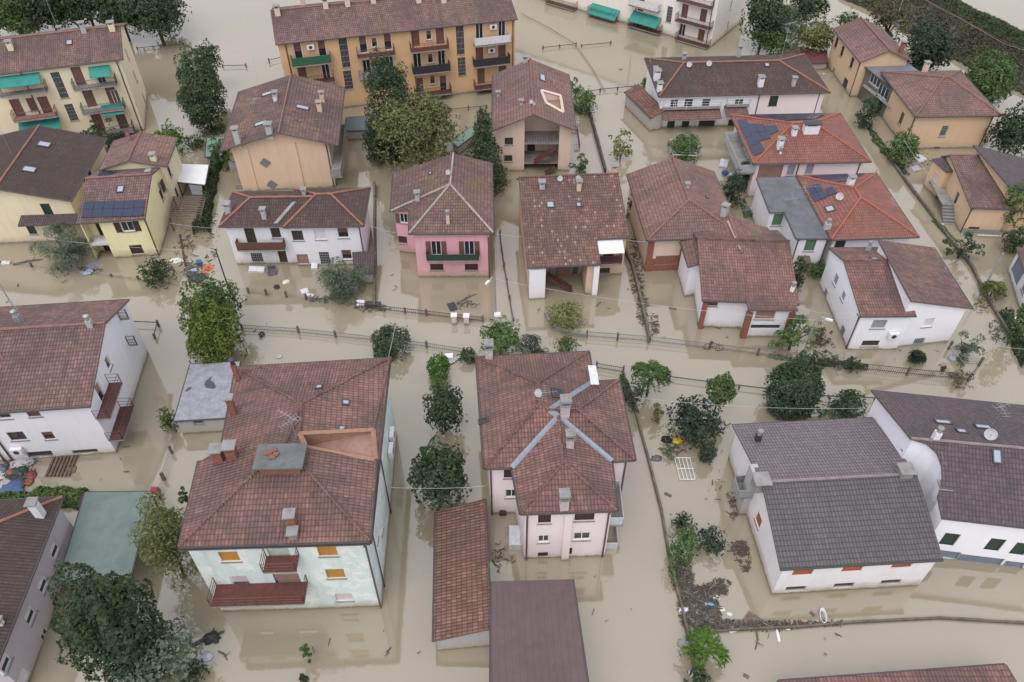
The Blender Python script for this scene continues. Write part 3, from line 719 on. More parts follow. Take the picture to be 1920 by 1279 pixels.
for z0 in (.9, 3.4):
    s = MB()
    for k in range(9): s.obox(a+t*(L*.1+k*.26)+n*2.62+up*(z0-.25-k*.2), t*.3, n*.9, up*.12)
    s.build('stair', M_BRFLOOR, h.root)
h.door('a', 4, 996, 270, .9, 1.9, 'dark', frame=S_BROWN); h.door('a', 4, 1010, 310, .9, 1.6, 'shut', S_TAN)
h.win('a', 6, 954, 265, .9, .9, 'dark', frame=M_IRON); h.win('a', 6, 953, 297, .9, .8, 'dark', frame=M_IRON)
h.chimney(985, 116, .6, .5, W_GREY); h.chimney(934, 180, .35, .3, W_GREY, 'slab'); h.chimney(977, 196, .35, .3, W_GREY); h.skylight(1017, 146, 1.6, .7); h.dish(998, 196, r=.35, h=.3); h.dish(1003, 198, r=.3, h=.2)
h.balcony('a', 1, (1082, 262), (1088, 275), .6, .8, 'bars', M_BRIRON)

# ---------------------------------------------------------------- 8 house with speckled roof and white portico pillars
h = House('house', 'house with speckled long roof, white portico pillars and a white balcony awning', 'house', W_PEACH, T_S)
c8 = h.rect([(967, 337), (1150, 327), (1179, 446), (985, 452)], 4.7); up = V((0, 0, 1)); A8 = c8[0].lerp(c8[3], .26)+up*1.9; B8 = c8[1].lerp(c8[2], .26)+up*1.9
n8 = (B8-A8).cross(c8[2]-A8).normalized(); N1 = c8[3].lerp(c8[2], .685); dn = (c8[3]-A8).normalized()*((on_plane(990, 501, c8[3], n8)-c8[3]).length); N2 = N1+dn; NL8 = c8[3]+dn
h.make('a', [c8[0], c8[1], c8[2], N1, N2, NL8], [.25, .25, .25, .05, .35, .25], [[c8[0], c8[1], B8, A8], [A8, B8, c8[2], N1, N2, NL8]], notch=(4, .17, .77, 3.0))
a0, b0, n0, t0 = h.walls['a'][8]; MB().obox(a0+n0*.02-up*.5, (b0-a0), n0*.3, up*4.1).build('pillar', W_PAPER, h.root)
a0, b0, n0, t0 = h.walls['a'][4]; MB().obox(a0+n0*.02-up*.5, t0*.5, n0*.3, up*4.1).build('pillar', W_PAPER, h.root)
a0, b0, n0, t0 = h.walls['a'][6]; s = MB()
for k in range(8): s.obox(b0-t0*(.3+k*.3)+n0*1.6+V((0, 0, 1.7-k*.24)), -t0*.32, n0*1.0, V((0, 0, .14)))
s.build('stair', M_BRFLOOR, h.root)
h.door('a', 6, 1058, 510, 1.5, 1.3, 'shut', S_TAN); h.win('a', 6, 1078, 508, .8, 1.5, 'grille'); h.door('a', 6, 1036, 508, .9, 1.7, 'shut', S_GREY)
h.canopy('a', 2, (1121, 476), (1171, 474), 1.6, .55, M_AWNW, 'awning'); h.balcony('a', 2, (1121, 498), (1165, 497), 1.2, .85, 'bars', M_IRON, M_BRFLOOR)
h.door('a', 2, 1140, 486, 1.0, 1.6, 'dark', frame=M_WOOD); h.win('a', 2, 1132, 508, 1.2, .7, 'dark', frame=M_WOOD)
for x, y in ((1032, 384), (1085, 384), (1118, 380)): h.skylight(x, y, .75 if x != 1085 else .5, .8 if x != 1085 else .6)
h.chimney(1016, 352, .5, .5, W_GREY); h.chimney(1085, 356, .4, .8, W_PEACH); h.chimney(1150, 333, .5, 1.2, W_PEACH); h.dish(1052, 340, h=.3); h.dish(1086, 338, h=.2)

# ---------------------------------------------------------------- 9 hipped house with red brick porch, joined to 10
h = House('house', 'house with rosy hipped roof and dark red brick porch joining the lower tiled wing', 'house', W_SALM, T_P)
h.block('a', [(1177, 326), (1342, 320), (1385, 440), (1213, 454)], 4.2, 1.8, 'y', .5, (3.6, 0), oh=[.3, .4, .55, .35], roof=T_P)
h.win('a', 2, 1252, 487, 2.4, 1.0, 'shut', S_TAN, 'porch_opening', sill=True)
a, b, n, t = h.walls['a'][2]; 
for fr in (.97, .58): p = a.lerp(b, fr); MB().obox(p-t*.3-V((0, 0, .5)), t*.6, n*.12, V((0, 0, 4.4))).build('brick_pier', M_BRICK, h.root)
p = a.lerp(b, .58); MB().obox(p-V((0, 0, .4)), (b-a)*.40, n*.06, V((0, 0, 1.9))).build('brick_panel', M_BRICK, h.root)
h.chimney(1288, 352, .3, .3, W_GREY); h.skylight(1325, 370, .4, .3)

h = House('house', 'low house with red brick porch piers and two crossing tiled roofs', 'house', W_WHITE, T_P)
zr_, ze_ = 5.2, 4.0
P1, P2, P3, P4, P5, P6 = at(1318, 408, 4.3), at(1367, 404, zr_), at(1437, 426, ze_), at(1473, 473, ze_), at(1391, 474, 4.95), at(1291, 500, ze_); P7 = at(1276, 452, ze_)
h.make('r', [P7, P1, P2, P3, P4, P6], [.2, .2, .2, .3, .3, .3], [[P7, P1, P2, P5, P6], [P2, P3, P4, P5]])
h.block('f', [(1300, 432), (1463, 428), (1493, 570), (1311, 562)], 3.65, 1.62, 'x', .36, roof=T_E, oh=[.3, .35, .45, .35], og=.35)
h.block('p', [(1395, 548), (1484, 546), (1496, 580), (1402, 581)], 3.6, 0, dz=(.34, .34, 0, 0), oh=[.1, .3, .25, .3], roof=T_E, caps=False)
for x0, bx in ((.0, 'p'), (1, 'p')):
    a, b, n, t = h.walls['p'][2]; p = a.lerp(b, x0); MB().obox(p-t*.25-V((0, 0, .5))-n*.2, t*.5, n*.4, V((0, 0, 3.6))).build('brick_pier', M_BRICK, h.root)
a, b, n, t = h.walls['f'][2]; p = b; MB().obox(p-t*.3-V((0, 0, .5))-n*.2, t*.35, n*.5, V((0, 0, 3.6))).build('brick_pier', M_BRICK, h.root)
h.win('p', 2, 1435, 590, 1.7, 1.1, 'shut', S_TAN); h.win('p', 2, 1435, 613, 2.6, .5, 'dark', sill=False); h.win('f', 2, 1336, 570, .9, .5, 'shut', S_BROWN)
h.win('f', 3, 1296, 545, .7, 1.1, 'shut', S_BROWN); h.chimney(1357, 404, .5, 1.0, W_GREY); h.chimney(1485, 545, .3, .5, W_WHITE, 'pot')
h.panel([(1362, 414), (1366, 414), (1391, 468), (1387, 469)], 'flashing', CAPW, .06); h.antenna(1392, 425, 2.4, 1.4, 2.2)

# ---------------------------------------------------------------- 11 grey flat roof + red hip with solar panels
h = House('house', 'white house with grey flat roof joined to a red hipped roof with small solar arrays', 'house', W_WHITE, T_R)
h.block('a', [(1496, 330), (1644, 324), (1721, 443), (1557, 450)], 4.3, 1.2, 'y', .5, (4.8, 4.2), oh=.5, og=.5)
M_FLAT = plain('bitumen_felt', (.145, .15, .16), .9, 0, .35, .8)
pl = [at(1419, 334, 4.2), at(1497, 331, 4.2), at(1557, 447, 4.2), at(1493, 447, 4.2), at(1471, 397, 4.2), at(1444, 398, 4.2)]
h.make('b', pl, [.12, .12, .15, .15, .15, .15], [pl], roof=M_FLAT, caps=False, fascia=M_IRON)
h.win('b', 4, 1458, 412, 1.0, 1.4, 'shut', S_GREEN); h.win('b', 4, 1451, 448, .9, 1.1, 'shut', S_GREEN); h.win('b', 2, 1519, 460, 1.0, 1.4, 'shut', S_GREEN); h.door('b', 2, 1507, 500, 1.0, 1.5, 'shut', S_GREEN)
h.canopy('b', 2, (1500, 494), (1522, 493), .9, .2, M_WOOD, 'porch_canopy'); h.win('a', 2, 1575, 459, 1.0, 1.0, 'shut', S_DGR)
h.panel([(1511, 352), (1536, 345), (1552, 370), (1528, 380)], nx=2, ny=2); h.panel([(1548, 354), (1562, 351), (1570, 363), (1553, 369)], nx=1, ny=1)
h.panel([(1520, 331), (1622, 326), (1600, 338), (1560, 344)], nx=5, ny=1)
h.chimney(1593, 347, .55, .8, M_WHITE); h.dish(1573, 375, r=.55, h=.4); h.skylight(1556, 392, .9, .8); h.chimney(1550, 428, .5, .6, W_GREY, 'pot'); h.antenna(1508, 362, .7, 2.2, .1); h.antenna(1486, 380, .5, 2.2, .2); h.antenna(1652, 440, 4.5, 1.4, .2)
h.pipes('b', [(2, .02), (2, .95)])

# ---------------------------------------------------------------- 12 red roof with dark solar array
h = House('house', 'pale pink house with red hipped roof and stepped dark solar array on its left hip', 'house', W_PALEP, T_R)
h.block('a', [(1373, 217), (1576, 212), (1632, 302), (1411, 308)], 4.5, 1.75, 'x', .5, (5.2, 5.0), oh=.5, og=.5)
for q, nx, ny in (([(1383, 226), (1398, 224), (1436, 285), (1414, 293)], 1, 4), ([(1399, 232), (1430, 234), (1446, 260), (1415, 268)], 2, 2), ([(1432, 237), (1455, 235), (1460, 246), (1442, 255)], 1, 1)): h.panel(q, nx=nx, ny=ny)
h.panel([(1402, 216), (1548, 213), (1528, 224), (1464, 228)], nx=7, ny=1)
h.chimney(1461, 277, .55, .9, M_WHITE); h.chimney(1519, 247, 1.6, .8, M_WHITE, s2=.7, capmat=M_IRON); h.chimney(1488, 252, .5, .6, M_WHITE); h.chimney(1463, 288, .2, .3, M_WHITE, 'pot')
h.win('a', 2, 1483, 319, .8, 1.3, 'shut', S_GREY); h.win('a', 2, 1518, 317, .8, 1.3, 'shut', S_GREY); h.win('a', 2, 1444, 322, 2.6, 1.6, 'shut', S_TAN, 'loggia_screen', sill=False)
h.balcony('a', 3, (1357, 262), (1382, 330), 1.8, .95, 'panel', plain('frosted_panel', (.42, .44, .46), .3)); h.win('a', 3, 1392, 272, .8, 1.7, 'shut', S_GREY); h.pipes('a', [(2, .03), (2, .6)])

# ---------------------------------------------------------------- 13 dark roofed white house, upper right
h = House('house', 'long white and pink house under a dark hipped roof with a tiled balcony canopy', 'house', W_WHITE, T_B)
h.block('a', [(1212, 112), (1510, 99), (1550, 170), (1235, 184)], 4.4, 1.75, 'x', .52, (3.6, 5.2), oh=.45, og=.45)
h.block('n', [(1187, 165), (1208, 161), (1228, 209), (1210, 222)], 2.3, 0, dz=(-.35, .35, .35, -.35), oh=.15, og=.15, roof=T_O, caps=False, wall=W_GREY)
for x, st in ((1264, 'open'), (1290, 'shut'), (1323, 'shut'), (1384, 'shut')): h.door('a', 2, x, 199 if st == 'shut' else 195, .95, 1.8 if st == 'shut' else 1.1, st, S_DGR)
h.canopy('a', 2, (1244, 226), (1354, 221), 1.6, .5, T_P, 'porch_canopy', .1); h.canopy('a', 2, (1362, 219), (1405, 217), 1.6, .5, T_P, 'porch_canopy', .1)
for p_, q_ in (((1244, 208), (1350, 203)), ((1362, 202), (1405, 200))): h.balcony('a', 2, p_, q_, .5, .85, 'rails', M_WHITE)
for x in (1258, 1285): h.win('a', 2, x, 234, .9, 1.0, 'shut', S_DGR)
h.win('a', 2, 1325, 233, 2.0, 1.0, 'dark', sill=False); h.win('a', 2, 1372, 231, .9, 1.0, 'dark', frame=M_WOOD)
a, b, n, t = h.walls['a'][2]; p = a+t*.0; MB().obox(p+n*.03-V((0, 0, .5)), (b-a)*.40, n*.05, V((0, 0, 4.9))).build('pink_facade', W_PALEP, h.root)
a2 = a+n*.05; h.walls['k'] = [(a2, a2, n, t)]*4; h.win('k', 2, 1450, 189, 1.0, 1.3, 'shut', S_DGR)
h.chimney(1231, 148, .7, .9, M_WHITE, 'slab'); h.chimney(1236, 170, .55, .8, M_WHITE); h.chimney(1228, 138, .4, .6, W_GREY); h.chimney(1425, 160, .6, .9, M_WHITE); h.chimney(1487, 160, .4, .8, W_GREY); h.chimney(1282, 112, .4, .6, W_GREY); h.chimney(1385, 104, .5, 1.0, W_GREY); h.skylight(1438, 122, .6, .6)
h.antenna(1463, 116, 4.8, 1.6, .4, .035); h.dish(1293, 126, r=.5, h=.3); h.dish(1330, 124, r=.5, h=.3); h.pipes('a', [(2, .03), (2, .4)])

# ---------------------------------------------------------------- 14-16 orange farmhouse group, upper right
h = House('house', 'narrow orange gabled house at the upper right with three shuttered windows', 'house', W_OR2, T_P)
h.block('a', [(1567, 56), (1655, 48), (1704, 114), (1610, 116)], 4.9, 1.4, 'y', .5, oh=.35, og=.35)
for x, y in ((1568, 80), (1579, 96), (1597, 118)): h.win('a', 3, x, y, .8, 1.4, 'shut', S_DBR)
h.door('a', 3, 1584, 158, 1.3, 1.5, 'dark', frame=M_WOOD); h.win('a', 3, 1562, 135, .7, 1.2, 'shut', S_TAN); h.chimney(1688, 100, .45, 1.3, M_BRICK); h.pipes('a', [(3, .02)]); h.antenna(1672, 82, 3, 1, .3)
h = House('veranda', 'grey roofed glazed veranda bridging the two orange houses at the upper right', 'veranda', W_GREY, T_V)
h.block('a', [(1631, 121), (1706, 117), (1735, 148), (1683, 182)], 4.1, 0, oh=.15, og=.15, roof=plain('grey_sheet_roof', (.19, .20, .22), .6, 0, .25), caps=False, wall=plain('stained_glazing', (.16, .15, .13), .35, 0, .6, .8))
h.canopy('a', 3, (1620, 150), (1665, 212), .4, .1, M_CONC, 'ledge')
for x, y in ((1640, 150), (1655, 172)): h.win('a', 3, x, y, 2.0, 1.4, 'open', panes=3)
h = House('house', 'orange villa with rose coloured pyramid roof at the right edge', 'house', W_OR2, T_P)
h.block('a', [(1660, 136), (1801, 131), (1874, 214), (1711, 221)], 4.5, 1.7, 'x', .46, (5.0, 4.2), oh=.45, og=.45)
h.win('a', 3, 1690, 222, .8, 1.5, 'shut', S_BROWN); h.win('a', 3, 1674, 258, .8, 1.3, 'shut', S_GREY); h.win('a', 2, 1770, 246, .8, 1.4, 'grille'); h.win('a', 2, 1755, 280, .8, .6, 'dark'); h.pipes('a', [(2, .02), (3, .02)]); h.chimney(1735, 130, .5, .7, W_SALM)

# ---------------------------------------------------------------- 17 orange houses on the right
h = House('house', 'orange house with outside stairs and a grimy tiled slope at the right edge', 'house', W_OR2, T_W)
h.block('a', [(1777, 296), (1856, 294), (1886, 387), (1812, 392)], 3.3, 1.1, 'x', .16, oh=.3, og=.25)
h.block('l', [(1741, 298), (1808, 291), (1822, 314), (1783, 321)], 3.4, 0, oh=.1, og=.1, roof=T_V, caps=False)
a, b, n, t = h.walls['a'][2]; MB().obox(a+n*.02-V((0, 0, .5)), b-a, n*.06, V((0, 0, 1.0))).build('plinth', M_CONC, h.root)
h.win('a', 3, 1792, 372, .8, 1.5, 'half', S_BROWN); h.win('l', 3, 1752, 336, .8, 1.3, 'shut', S_PINKS); h.win('a', 2, 1825, 430, 1.1, .6, 'shut', S_BROWN)
a, b, n, t = h.walls['a'][3]; s = MB()
pA = b.lerp(a, .55)
for k in range(7): s.obox(b.lerp(a, .62)-t*(.3*k)+n*.0+V((0, 0, 1.1-k*.2)), -t*.32, n*1.2, V((0, 0, .14)))
s.build('stair', M_CONC, h.root); MB().obox(b.lerp(a, .62)+V((0, 0, 1.1)), t*4.2, n*1.2, V((0, 0, .15))).build('landing', M_CONC, h.root); h.pipes('a', [(2, .98)])
h = House('house', 'orange house with a brown lean-to roof behind the outside stairs at the right edge', 'house', W_OR2, T_V)
q = [at(1826, 272, 5.0), at(1935, 300, 4.1), at(1990, 385, 4.1), at(1903, 359, 5.0)]
h.make('a', q, [.25, .3, .3, .25], [q], caps=False)
h = House('garage', 'white garage with grey door cut off by the right edge', 'garage', W_WHITE, T_E)
q = [at(1906, 462, 2.6), at(1990, 490, 3.4), at(2010, 560, 3.4), at(1930, 520, 2.6)]
h.make('a', [at(1907, 463, 2.7), at(1995, 478, 2.7), at(2035, 590, 2.7), at(1934, 545, 2.7)], [.2, .2, .2, .2], [[at(1907, 463, 2.7), at(1995, 478, 2.7), at(2035, 590, 2.7), at(1934, 545, 2.7)]], caps=False)
h.win('a', 3, 1908, 507, 2.6, 1.9, 'shut', S_BLUEG, 'garage_door', sill=False); h.win('a', 3, 1921, 540, .9, 1.0, 'grille')

# ---------------------------------------------------------------- 19 white gabled pair on the right
h = House('house', 'bright white house with two offset brown gables near the right street', 'house', W_PAPER, T_W)
q = [at(1648, 450, 5.9), at(1751, 464, 4.3), at(1824, 578, 4.3), at(1710, 564, 5.9)]
h.make('r', q, [.2, .3, .3, .12], [q], caps=False, roof=T_W)
h.block('l', [(1556, 468), (1662, 461), (1702, 590), (1615, 594)], 4.3, 1.2, 'x', .36, oh=.2, og=.2, roof=T_E)
h.win('l', 3, 1567, 524, .8, 1.1, 'shut', S_GREY); h.win('l', 3, 1547, 551, .8, 1.1, 'shut', S_GREY); h.win('l', 3, 1581, 555, .7, .9, 'shut', S_GREY); h.win('l', 3, 1579, 621, .8, 1.1, 'grille')
h.win('l', 2, 1648, 608, 1.2, 1.0, 'shut', S_GREY); h.win('r', 2, 1741, 605, .9, 1.0, 'shut', S_WHITE); h.win('l', 2, 1632, 644, 1.5, .7, 'dark', frame=M_WOOD); h.win('r', 2, 1723, 640, 1.0, .75, 'grille')
h.aircon('l', 2, 1674, 627); h.skylight(1640, 486, .7, .7, M_SKYG); h.chimney(1627, 470, .3, .6, W_GREY, 'pot'); h.pipes('l', [(3, .02)])

# ---------------------------------------------------------------- 20 white house on the left
h = House('house', 'white gabled house with two stacked brown balconies on its right side', 'house', W_WHITE, T_W)
h.block('a', [(-120, 583), (241, 562), (168, 765), (-235, 785)], 6.0, 1.9, 'x', .42, oh=.3, og=.25)
h.win('a', 1, 203, 680, .7, 1.2, 'half', S_TAN); h.win('a', 1, 188, 735, .8, 1.8, 'half', S_TAN)
h.balcony('a', 1, (206, 784), (232, 722), 1.0, .95, 'rails', M_IRON, M_BRFLOOR); h.balcony('a', 1, (232, 825), (254, 765), 1.1, .95, 'rails', M_IRON, M_BRFLOOR)
h.balcony('a', 1, (262, 655), (256, 640), .7, .9, 'rails', M_IRON); h.balcony('a', 1, (246, 607), (240, 590), .7, .9, 'rails', M_IRON)
h.win('a', 2, 63, 776, .9, .7, 'shut', S_BROWN); h.win('a', 2, 8, 780, .9, .7, 'half', S_BROWN); h.win('a', 2, 32, 818, 1.2, 1.0, 'open', frame=M_BRIRON); h.win('a', 2, 91, 817, .8, .9, 'half', S_BROWN, frame=M_BRIRON)
h.win('a', 2, 75, 852, 1.9, .7, 'dark', sill=False, name='garage_door'); h.win('a', 2, 160, 847, 1.9, .5, 'dark', sill=False, name='garage_door'); h.aircon('a', 2, 33, 843); h.pipes('a', [(2, .53), (2, .57)])
h.chimney(170, 611, .4, .6, W_GREY, 'pot', capmat=M_GALV); h.chimney(36, 604, .4, .7, M_GALV, 'pot', capmat=M_GALV); h.dish(4, 672, r=.5); h.antenna(60, 628, 3.6, 1.0, 1.2)

# ---------------------------------------------------------------- 21 mauve house bottom left
h = House('house', 'mauve house with dark hipped roof cut off by the lower left corner', 'house', W_MAUVE, T_D)
h.block('a', [(-260, 945), (108, 940), (-7, 1262), (-420, 1262)], 4.6, 1.8, 'y', .5, (5, 5.0), oh=.35, og=.35)
for x, y in ((103, 1030), (81, 1095), (57, 1153), (10, 1243)): h.win('a', 1, x, y, 1.0, 1.0, 'half', S_WHITE)
for x, y in ((107, 1127), (86, 1190)): h.win('a', 1, x, y, .8, .9, 'open')
h.win('a', 1, 44, 1270, 1.0, 1.0, 'shut', S_WHITE); h.chimney(77, 966, .5, 1.3, M_WHITE); h.chimney(2, 1170, .3, .3, M_WHITE)

# ---------------------------------------------------------------- A mint house
M_SLABR = plain('mossy_concrete', (.16, .17, .17), .9, 0, .4, 1.2)
h = House('house', 'peeling mint house with ochre shutters and brick red balconies in the foreground', 'house', W_MINT, T_E)
ze, zr = 8.35, 10.1
RL, RR, NR, NL, FB, S = at(442, 688, ze), at(731, 671, ze), at(694, 1018, ze), at(337, 1029, ze), at(374, 868, ze), at(414, 843, ze); aR, aF = at(565, 757, zr), at(534, 838, zr)
h.make('a', [RL, RR, NR, NL, FB, S], [.4, .3, .18, .3, .2, .3], [[RR, NR, aF, aR], [RL, RR, aR], [NR, NL, aF], [NL, FB, aF], [FB, S, aF], [S, RL, aR, aF]], hole=(0, [(562, 813), (700, 806), (704, 862), (574, 839)]))
h.terrace(.05, M_TERRA, M_ORW)
lift = V((0, 0, .24)); F_ = [p+lift for p in (FB, aF, at(707, 866, ze), NR, NL)]   # the wider front roof laps over the rear one
h.make('lap', F_, None, [[F_[3], F_[4], F_[1]], [F_[4], F_[0], F_[1]], [F_[2], F_[3], F_[1]]], rname='front_roof')
top = MB(); c = at(526, 858, zr+.35); hx = V((1, .02, 0)); hy = V((-.02, 1, 0))
top.obox(c-hx*1.2-hy*.75-V((0, 0, .9)), hx*2.4, hy*1.5, V((0, 0, .9)), 1); top.obox(c-hx*1.5-hy*.95, hx*3.0, hy*1.9, V((0, 0, .16)), 0)
for k in range(7): top.box(c+V((-.9+random.random()*1.1, -.2+random.random()*.7, .16)), .35, .25, .08+.01*k, random.random()*3, 2)
top.build('stack_slab', [M_SLABR, M_BRICK, plain('broken_tiles', (.22, .11, .08), .9)], h.last_roof)
h.chimney(412, 862, .6, .9, M_BRICK); h.chimney(437, 856, .6, .9, M_BRICK); h.chimney(447, 712, .3, 1.6, M_BRICK, 'pot', capmat=M_IRON); h.chimney(439, 775, .4, 1.4, M_BRICK, 'slab'); h.chimney(549, 985, .5, 1.0, M_BRICK); h.chimney(551, 1005, .45, .3, M_CONC)
for x, y in ((598, 726), (648, 755), (642, 804)): h.skylight(x, y, .5, .55)
h.dish(617, 838, r=.45, h=.5); h.antenna(612, 815, 2.6, 2.2, .6, .03); h.antenna(556, 822, 2.2, 1.6, 2.6, .03)
for x, y in ((430, 1044), (614, 1034), (629, 1076)): h.win('a', 2, x, y, 1.15, 1.15, 'shut', S_OCH)
h.win('a', 2, 452, 1093, 1.1, 1.7, 'half', S_PINKS); h.win('a', 2, 645, 1120, 1.1, 1.0, 'shut', S_PINKS); h.door('a', 2, 524, 1040, 1.3, 1.6, 'shut', plain('pale_mint_screen', (.50, .58, .50), .8)); h.door('a', 2, 540, 1090, 1.6, 1.9, 'half', S_TAN, frame=M_WOOD)
h.balcony('a', 2, (494, 1077), (556, 1074), 1.1, .9, 'rails', M_BRIRON, M_BRFLOOR); h.balcony('a', 2, (397, 1141), (571, 1134), 1.5, .9, 'rails', M_BRIRON, M_BRFLOOR)
for x, y in ((731, 815), (729, 845)): h.aircon('a', 1, x, y, 1.0, .7)
for x, y in ((706, 1005), (715, 990)): h.win('a', 1, x, y, .6, 1.2, 'shut', S_WHITE)
h.pipes('a', [(2, .005), (1, .5), (1, .9)])

# ---------------------------------------------------------------- garage beside the mint house
h = House('garage', 'low grey concrete garage with stained flat roof beside the mint house', 'garage', W_GREY, T_W)
m, nt, b = newmat('stained_concrete_roof'); Pn = wpos(nt)
cc = mix(nt, ramp(nt, noise(nt, Pn, 1.6, 7, .7), [(.35, 0), (.65, 1)]), (.34, .34, .38), (.22, .22, .25)); cc = mix(nt, ramp(nt, noise(nt, Pn, .55, 2, .4), [(.655, 0), (.665, 1)]), cc, (.075, .078, .085))
nt.links.new(cc, b.inputs['Base Color']); b.inputs['Roughness'].default_value = .85
h.block('a', [(356, 682), (446, 679), (430, 784), (328, 787)], 1.9, 0, oh=.12, og=.12, roof=m, caps=False, fascia=M_CONC)
h.win('a', 2, 372, 791, .8, .5, 'dark', frame=M_CONC)

# ---------------------------------------------------------------- B pale pink house in the centre
h = House('house', 'pale pink house with cross hipped roof and blue grey valley flashings in the centre foreground', 'house', W_PALEP, T_E)
ze = 6.05
RL, RR, S1, W1, W2, V2, F2, F1, V1, NL = [at(x, y, ze) for x, y in ((893, 669), (1104, 659), (1113, 715), (1161, 712), (1191, 862), (1147, 865), (1157, 957), (976, 963), (960, 877), (908, 878))]
aR, aN, J, K, WA, FR_ = at(1009, 718, 7.55), at(1013, 754, 7.55), at(1030, 769, 7.4), at(1047, 781, 7.15), at(1084, 768, 7.4), at(1057, 866, 7.15)
h.make('a', [RL, RR, S1, W1, W2, V2, F2, F1, V1, NL], [.45, .45, .3, .45, .4, .3, .2, .3, .3, .35], [[RL, aR, aN, NL], [RL, RR, aR], [RR, S1, J, aN, aR], [S1, W1, WA, J], [W1, W2, WA], [WA, W2, V2, K, J], [aN, J, K, V1, NL], [K, FR_, F1, V1], [FR_, F2, F1], [K, V2, F2, FR_]], valley=True)
PK = plain('pink_chimney', (.62, .53, .53), .8, 0, .4)
h.chimney(917, 672, .55, 1.2, PK, 'hood'); h.chimney(1059, 776, .6, 1.1, PK, 'hood'); h.chimney(1068, 836, .5, .9, PK, 'hood'); h.chimney(1057, 950, .55, 1.0, PK, 'hood'); h.skylight(1045, 738, .9, .9, M_GLASS); h.skylight(907, 789, .5, .8, M_GLASS); h.dish(1012, 745, r=.45, h=.5); h.antenna(1018, 752, .9, 1.6, .1)
for i, (x, y, w_, h_, st) in enumerate(((1021, 973, .85, 1.1, 'shut'), (1096, 969, 1.3, 1.0, 'shut'), (1019, 1011, .75, .9, 'open'), (1091, 1006, 1.15, .95, 'open'))): h.win('a', 6, x, y, w_, h_, st, S_DBR)
a, b, n, t = h.walls['a'][6]; p = a.lerp(b, .49); MB().obox(p-t*.22-V((0, 0, .5)), t*.5, n*.25, V((0, 0, 6.0))).build('chimney_breast', W_PALEP, h.root)
h.win('a', 8, 957, 888, .9, 1.1, 'shut', S_DBR); h.win('a', 8, 959, 926, .9, 1.0, 'open'); h.door('a', 6, 1018, 1040, .7, .6, 'shut', S_DBR); h.door('a', 6, 1064, 1034, .65, .9, 'shut', S_DBR)
h.balcony('a', 5, (1170, 975), (1158, 930), 1.0, .9, 'panel', plain('clear_panel', (.55, .58, .62), .2)); h.balcony('a', 5, (1160, 1022), (1150, 985), 1.0, .9, 'panel', MATS['clear_panel']); h.canopy('a', 1, (1124, 716), (1117, 690), .6, .05, M_WHITEP, 'ledge'); h.pipes('a', [(6, .03), (6, .97), (8, .95), (4, .05)])

# ---------------------------------------------------------------- sheds in the foreground
h = House('shed', 'long shed with orange brown tiles and a fallen plank on its roof', 'shed', W_GREY, T_O)
q = [at(817, 960, 1.9), at(909, 935, 2.9), at(920, 1179, 2.9), at(813, 1202, 1.9)]
h.make('a', q, [.15, .1, .2, .15], [q], caps=False)
h = House('shed', 'wide shed with plain brown ribbed metal roof at the bottom edge', 'shed', W_GREY, slats('brown_ribbed_sheet', (.115, .078, .078), .42, .6, 1, .35))
q = [at(922, 1090, 3.0), at(1073, 1086, 3.4), at(1122, 1420, 3.4), at(920, 1420, 3.0)]
h.make('a', q, [.15, .15, .15, .1], [q], caps=False)
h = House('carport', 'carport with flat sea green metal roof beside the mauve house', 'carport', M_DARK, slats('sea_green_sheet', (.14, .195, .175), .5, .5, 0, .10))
q = [at(160, 923, 2.5), at(283, 922, 2.5), at(243, 1087, 2.5), at(109, 1091, 2.5)]
h.make('a', q, None, [q], caps=False, th=.14, fascia=M_IRON)
for p in q: MB().box(p*.98+V((sum(q, V((0, 0, 0))).x/4*.02, sum(q, V((0, 0, 0))).y/4*.02, -p.z*.98-.5)), .12, .12, 2.9).build('post', M_IRON, h.root)
h = House('shed', 'reddish tiled roof barely showing at the bottom right edge', 'shed', W_GREY, T_E)
q = [at(1460, 1277, 2.5), at(1885, 1246, 2.5), at(1990, 1420, 2.5), at(1480, 1460, 2.5)]
h.make('a', q, [.2]*4, [q], caps=False)

# ---------------------------------------------------------------- 28 barn with grey tiles
h = House('barn', 'white barn with grey tiled gable roof and rust red shutters', 'barn', W_BARN, T_G)
c = h.rect([(1375, 797), (1637, 783), (1768, 1048), (1462, 1068)], 3.7)
h.start(sum(c, V((0, 0, 0)))/4); up = V((0, 0, 1)); A = c[0].lerp(c[3], .535)+up*1.7; B = c[1].lerp(c[2], .535)+up*1.7
h.make('a', c, [.3, .25, .12, .3], [[c[0], c[1], B, A], [c[2], c[3], A, B]], caps=True)
for o in h.last_roof.children: pass
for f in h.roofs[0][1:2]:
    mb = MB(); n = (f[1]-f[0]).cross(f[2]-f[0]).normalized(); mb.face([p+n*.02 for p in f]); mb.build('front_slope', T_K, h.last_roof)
for x in (1505, 1598, 1691): h.win('a', 2, x, 1074-(x-1505)*.075, 1.35, .75, 'shut', S_RED, sill=False)
for x in (1492, 1582, 1670): h.win('a', 2, x, 1104-(x-1492)*.07, 1.4, .62, 'dark', sill=False)
h.win('a', 3, 1422, 975, .9, 1.1, 'shut', S_RED); h.chimney(1426, 906, .9, .25, M_CONC, 'slab'); h.chimney(1420, 826, .35, .7, M_IRON, 'pot'); h.chimney(1695, 888, .8, .3, M_CONC)
a, b, n, t = h.walls['a'][3]
p = a.lerp(b, .55); MB().obox(p-V((0, 0, .4)), t*.9, n*.55, V((0, 0, 5.4))).build('outside_flue', W_GREY, h.root)
h.balcony('a', 3, (1378, 940), (1372, 905), 1.2, .9, 'panel', M_GALV); h.win('a', 3, 1410, 1020, 1.8, 1.5, 'shut', M_WOOD, 'barn_door', sill=False)

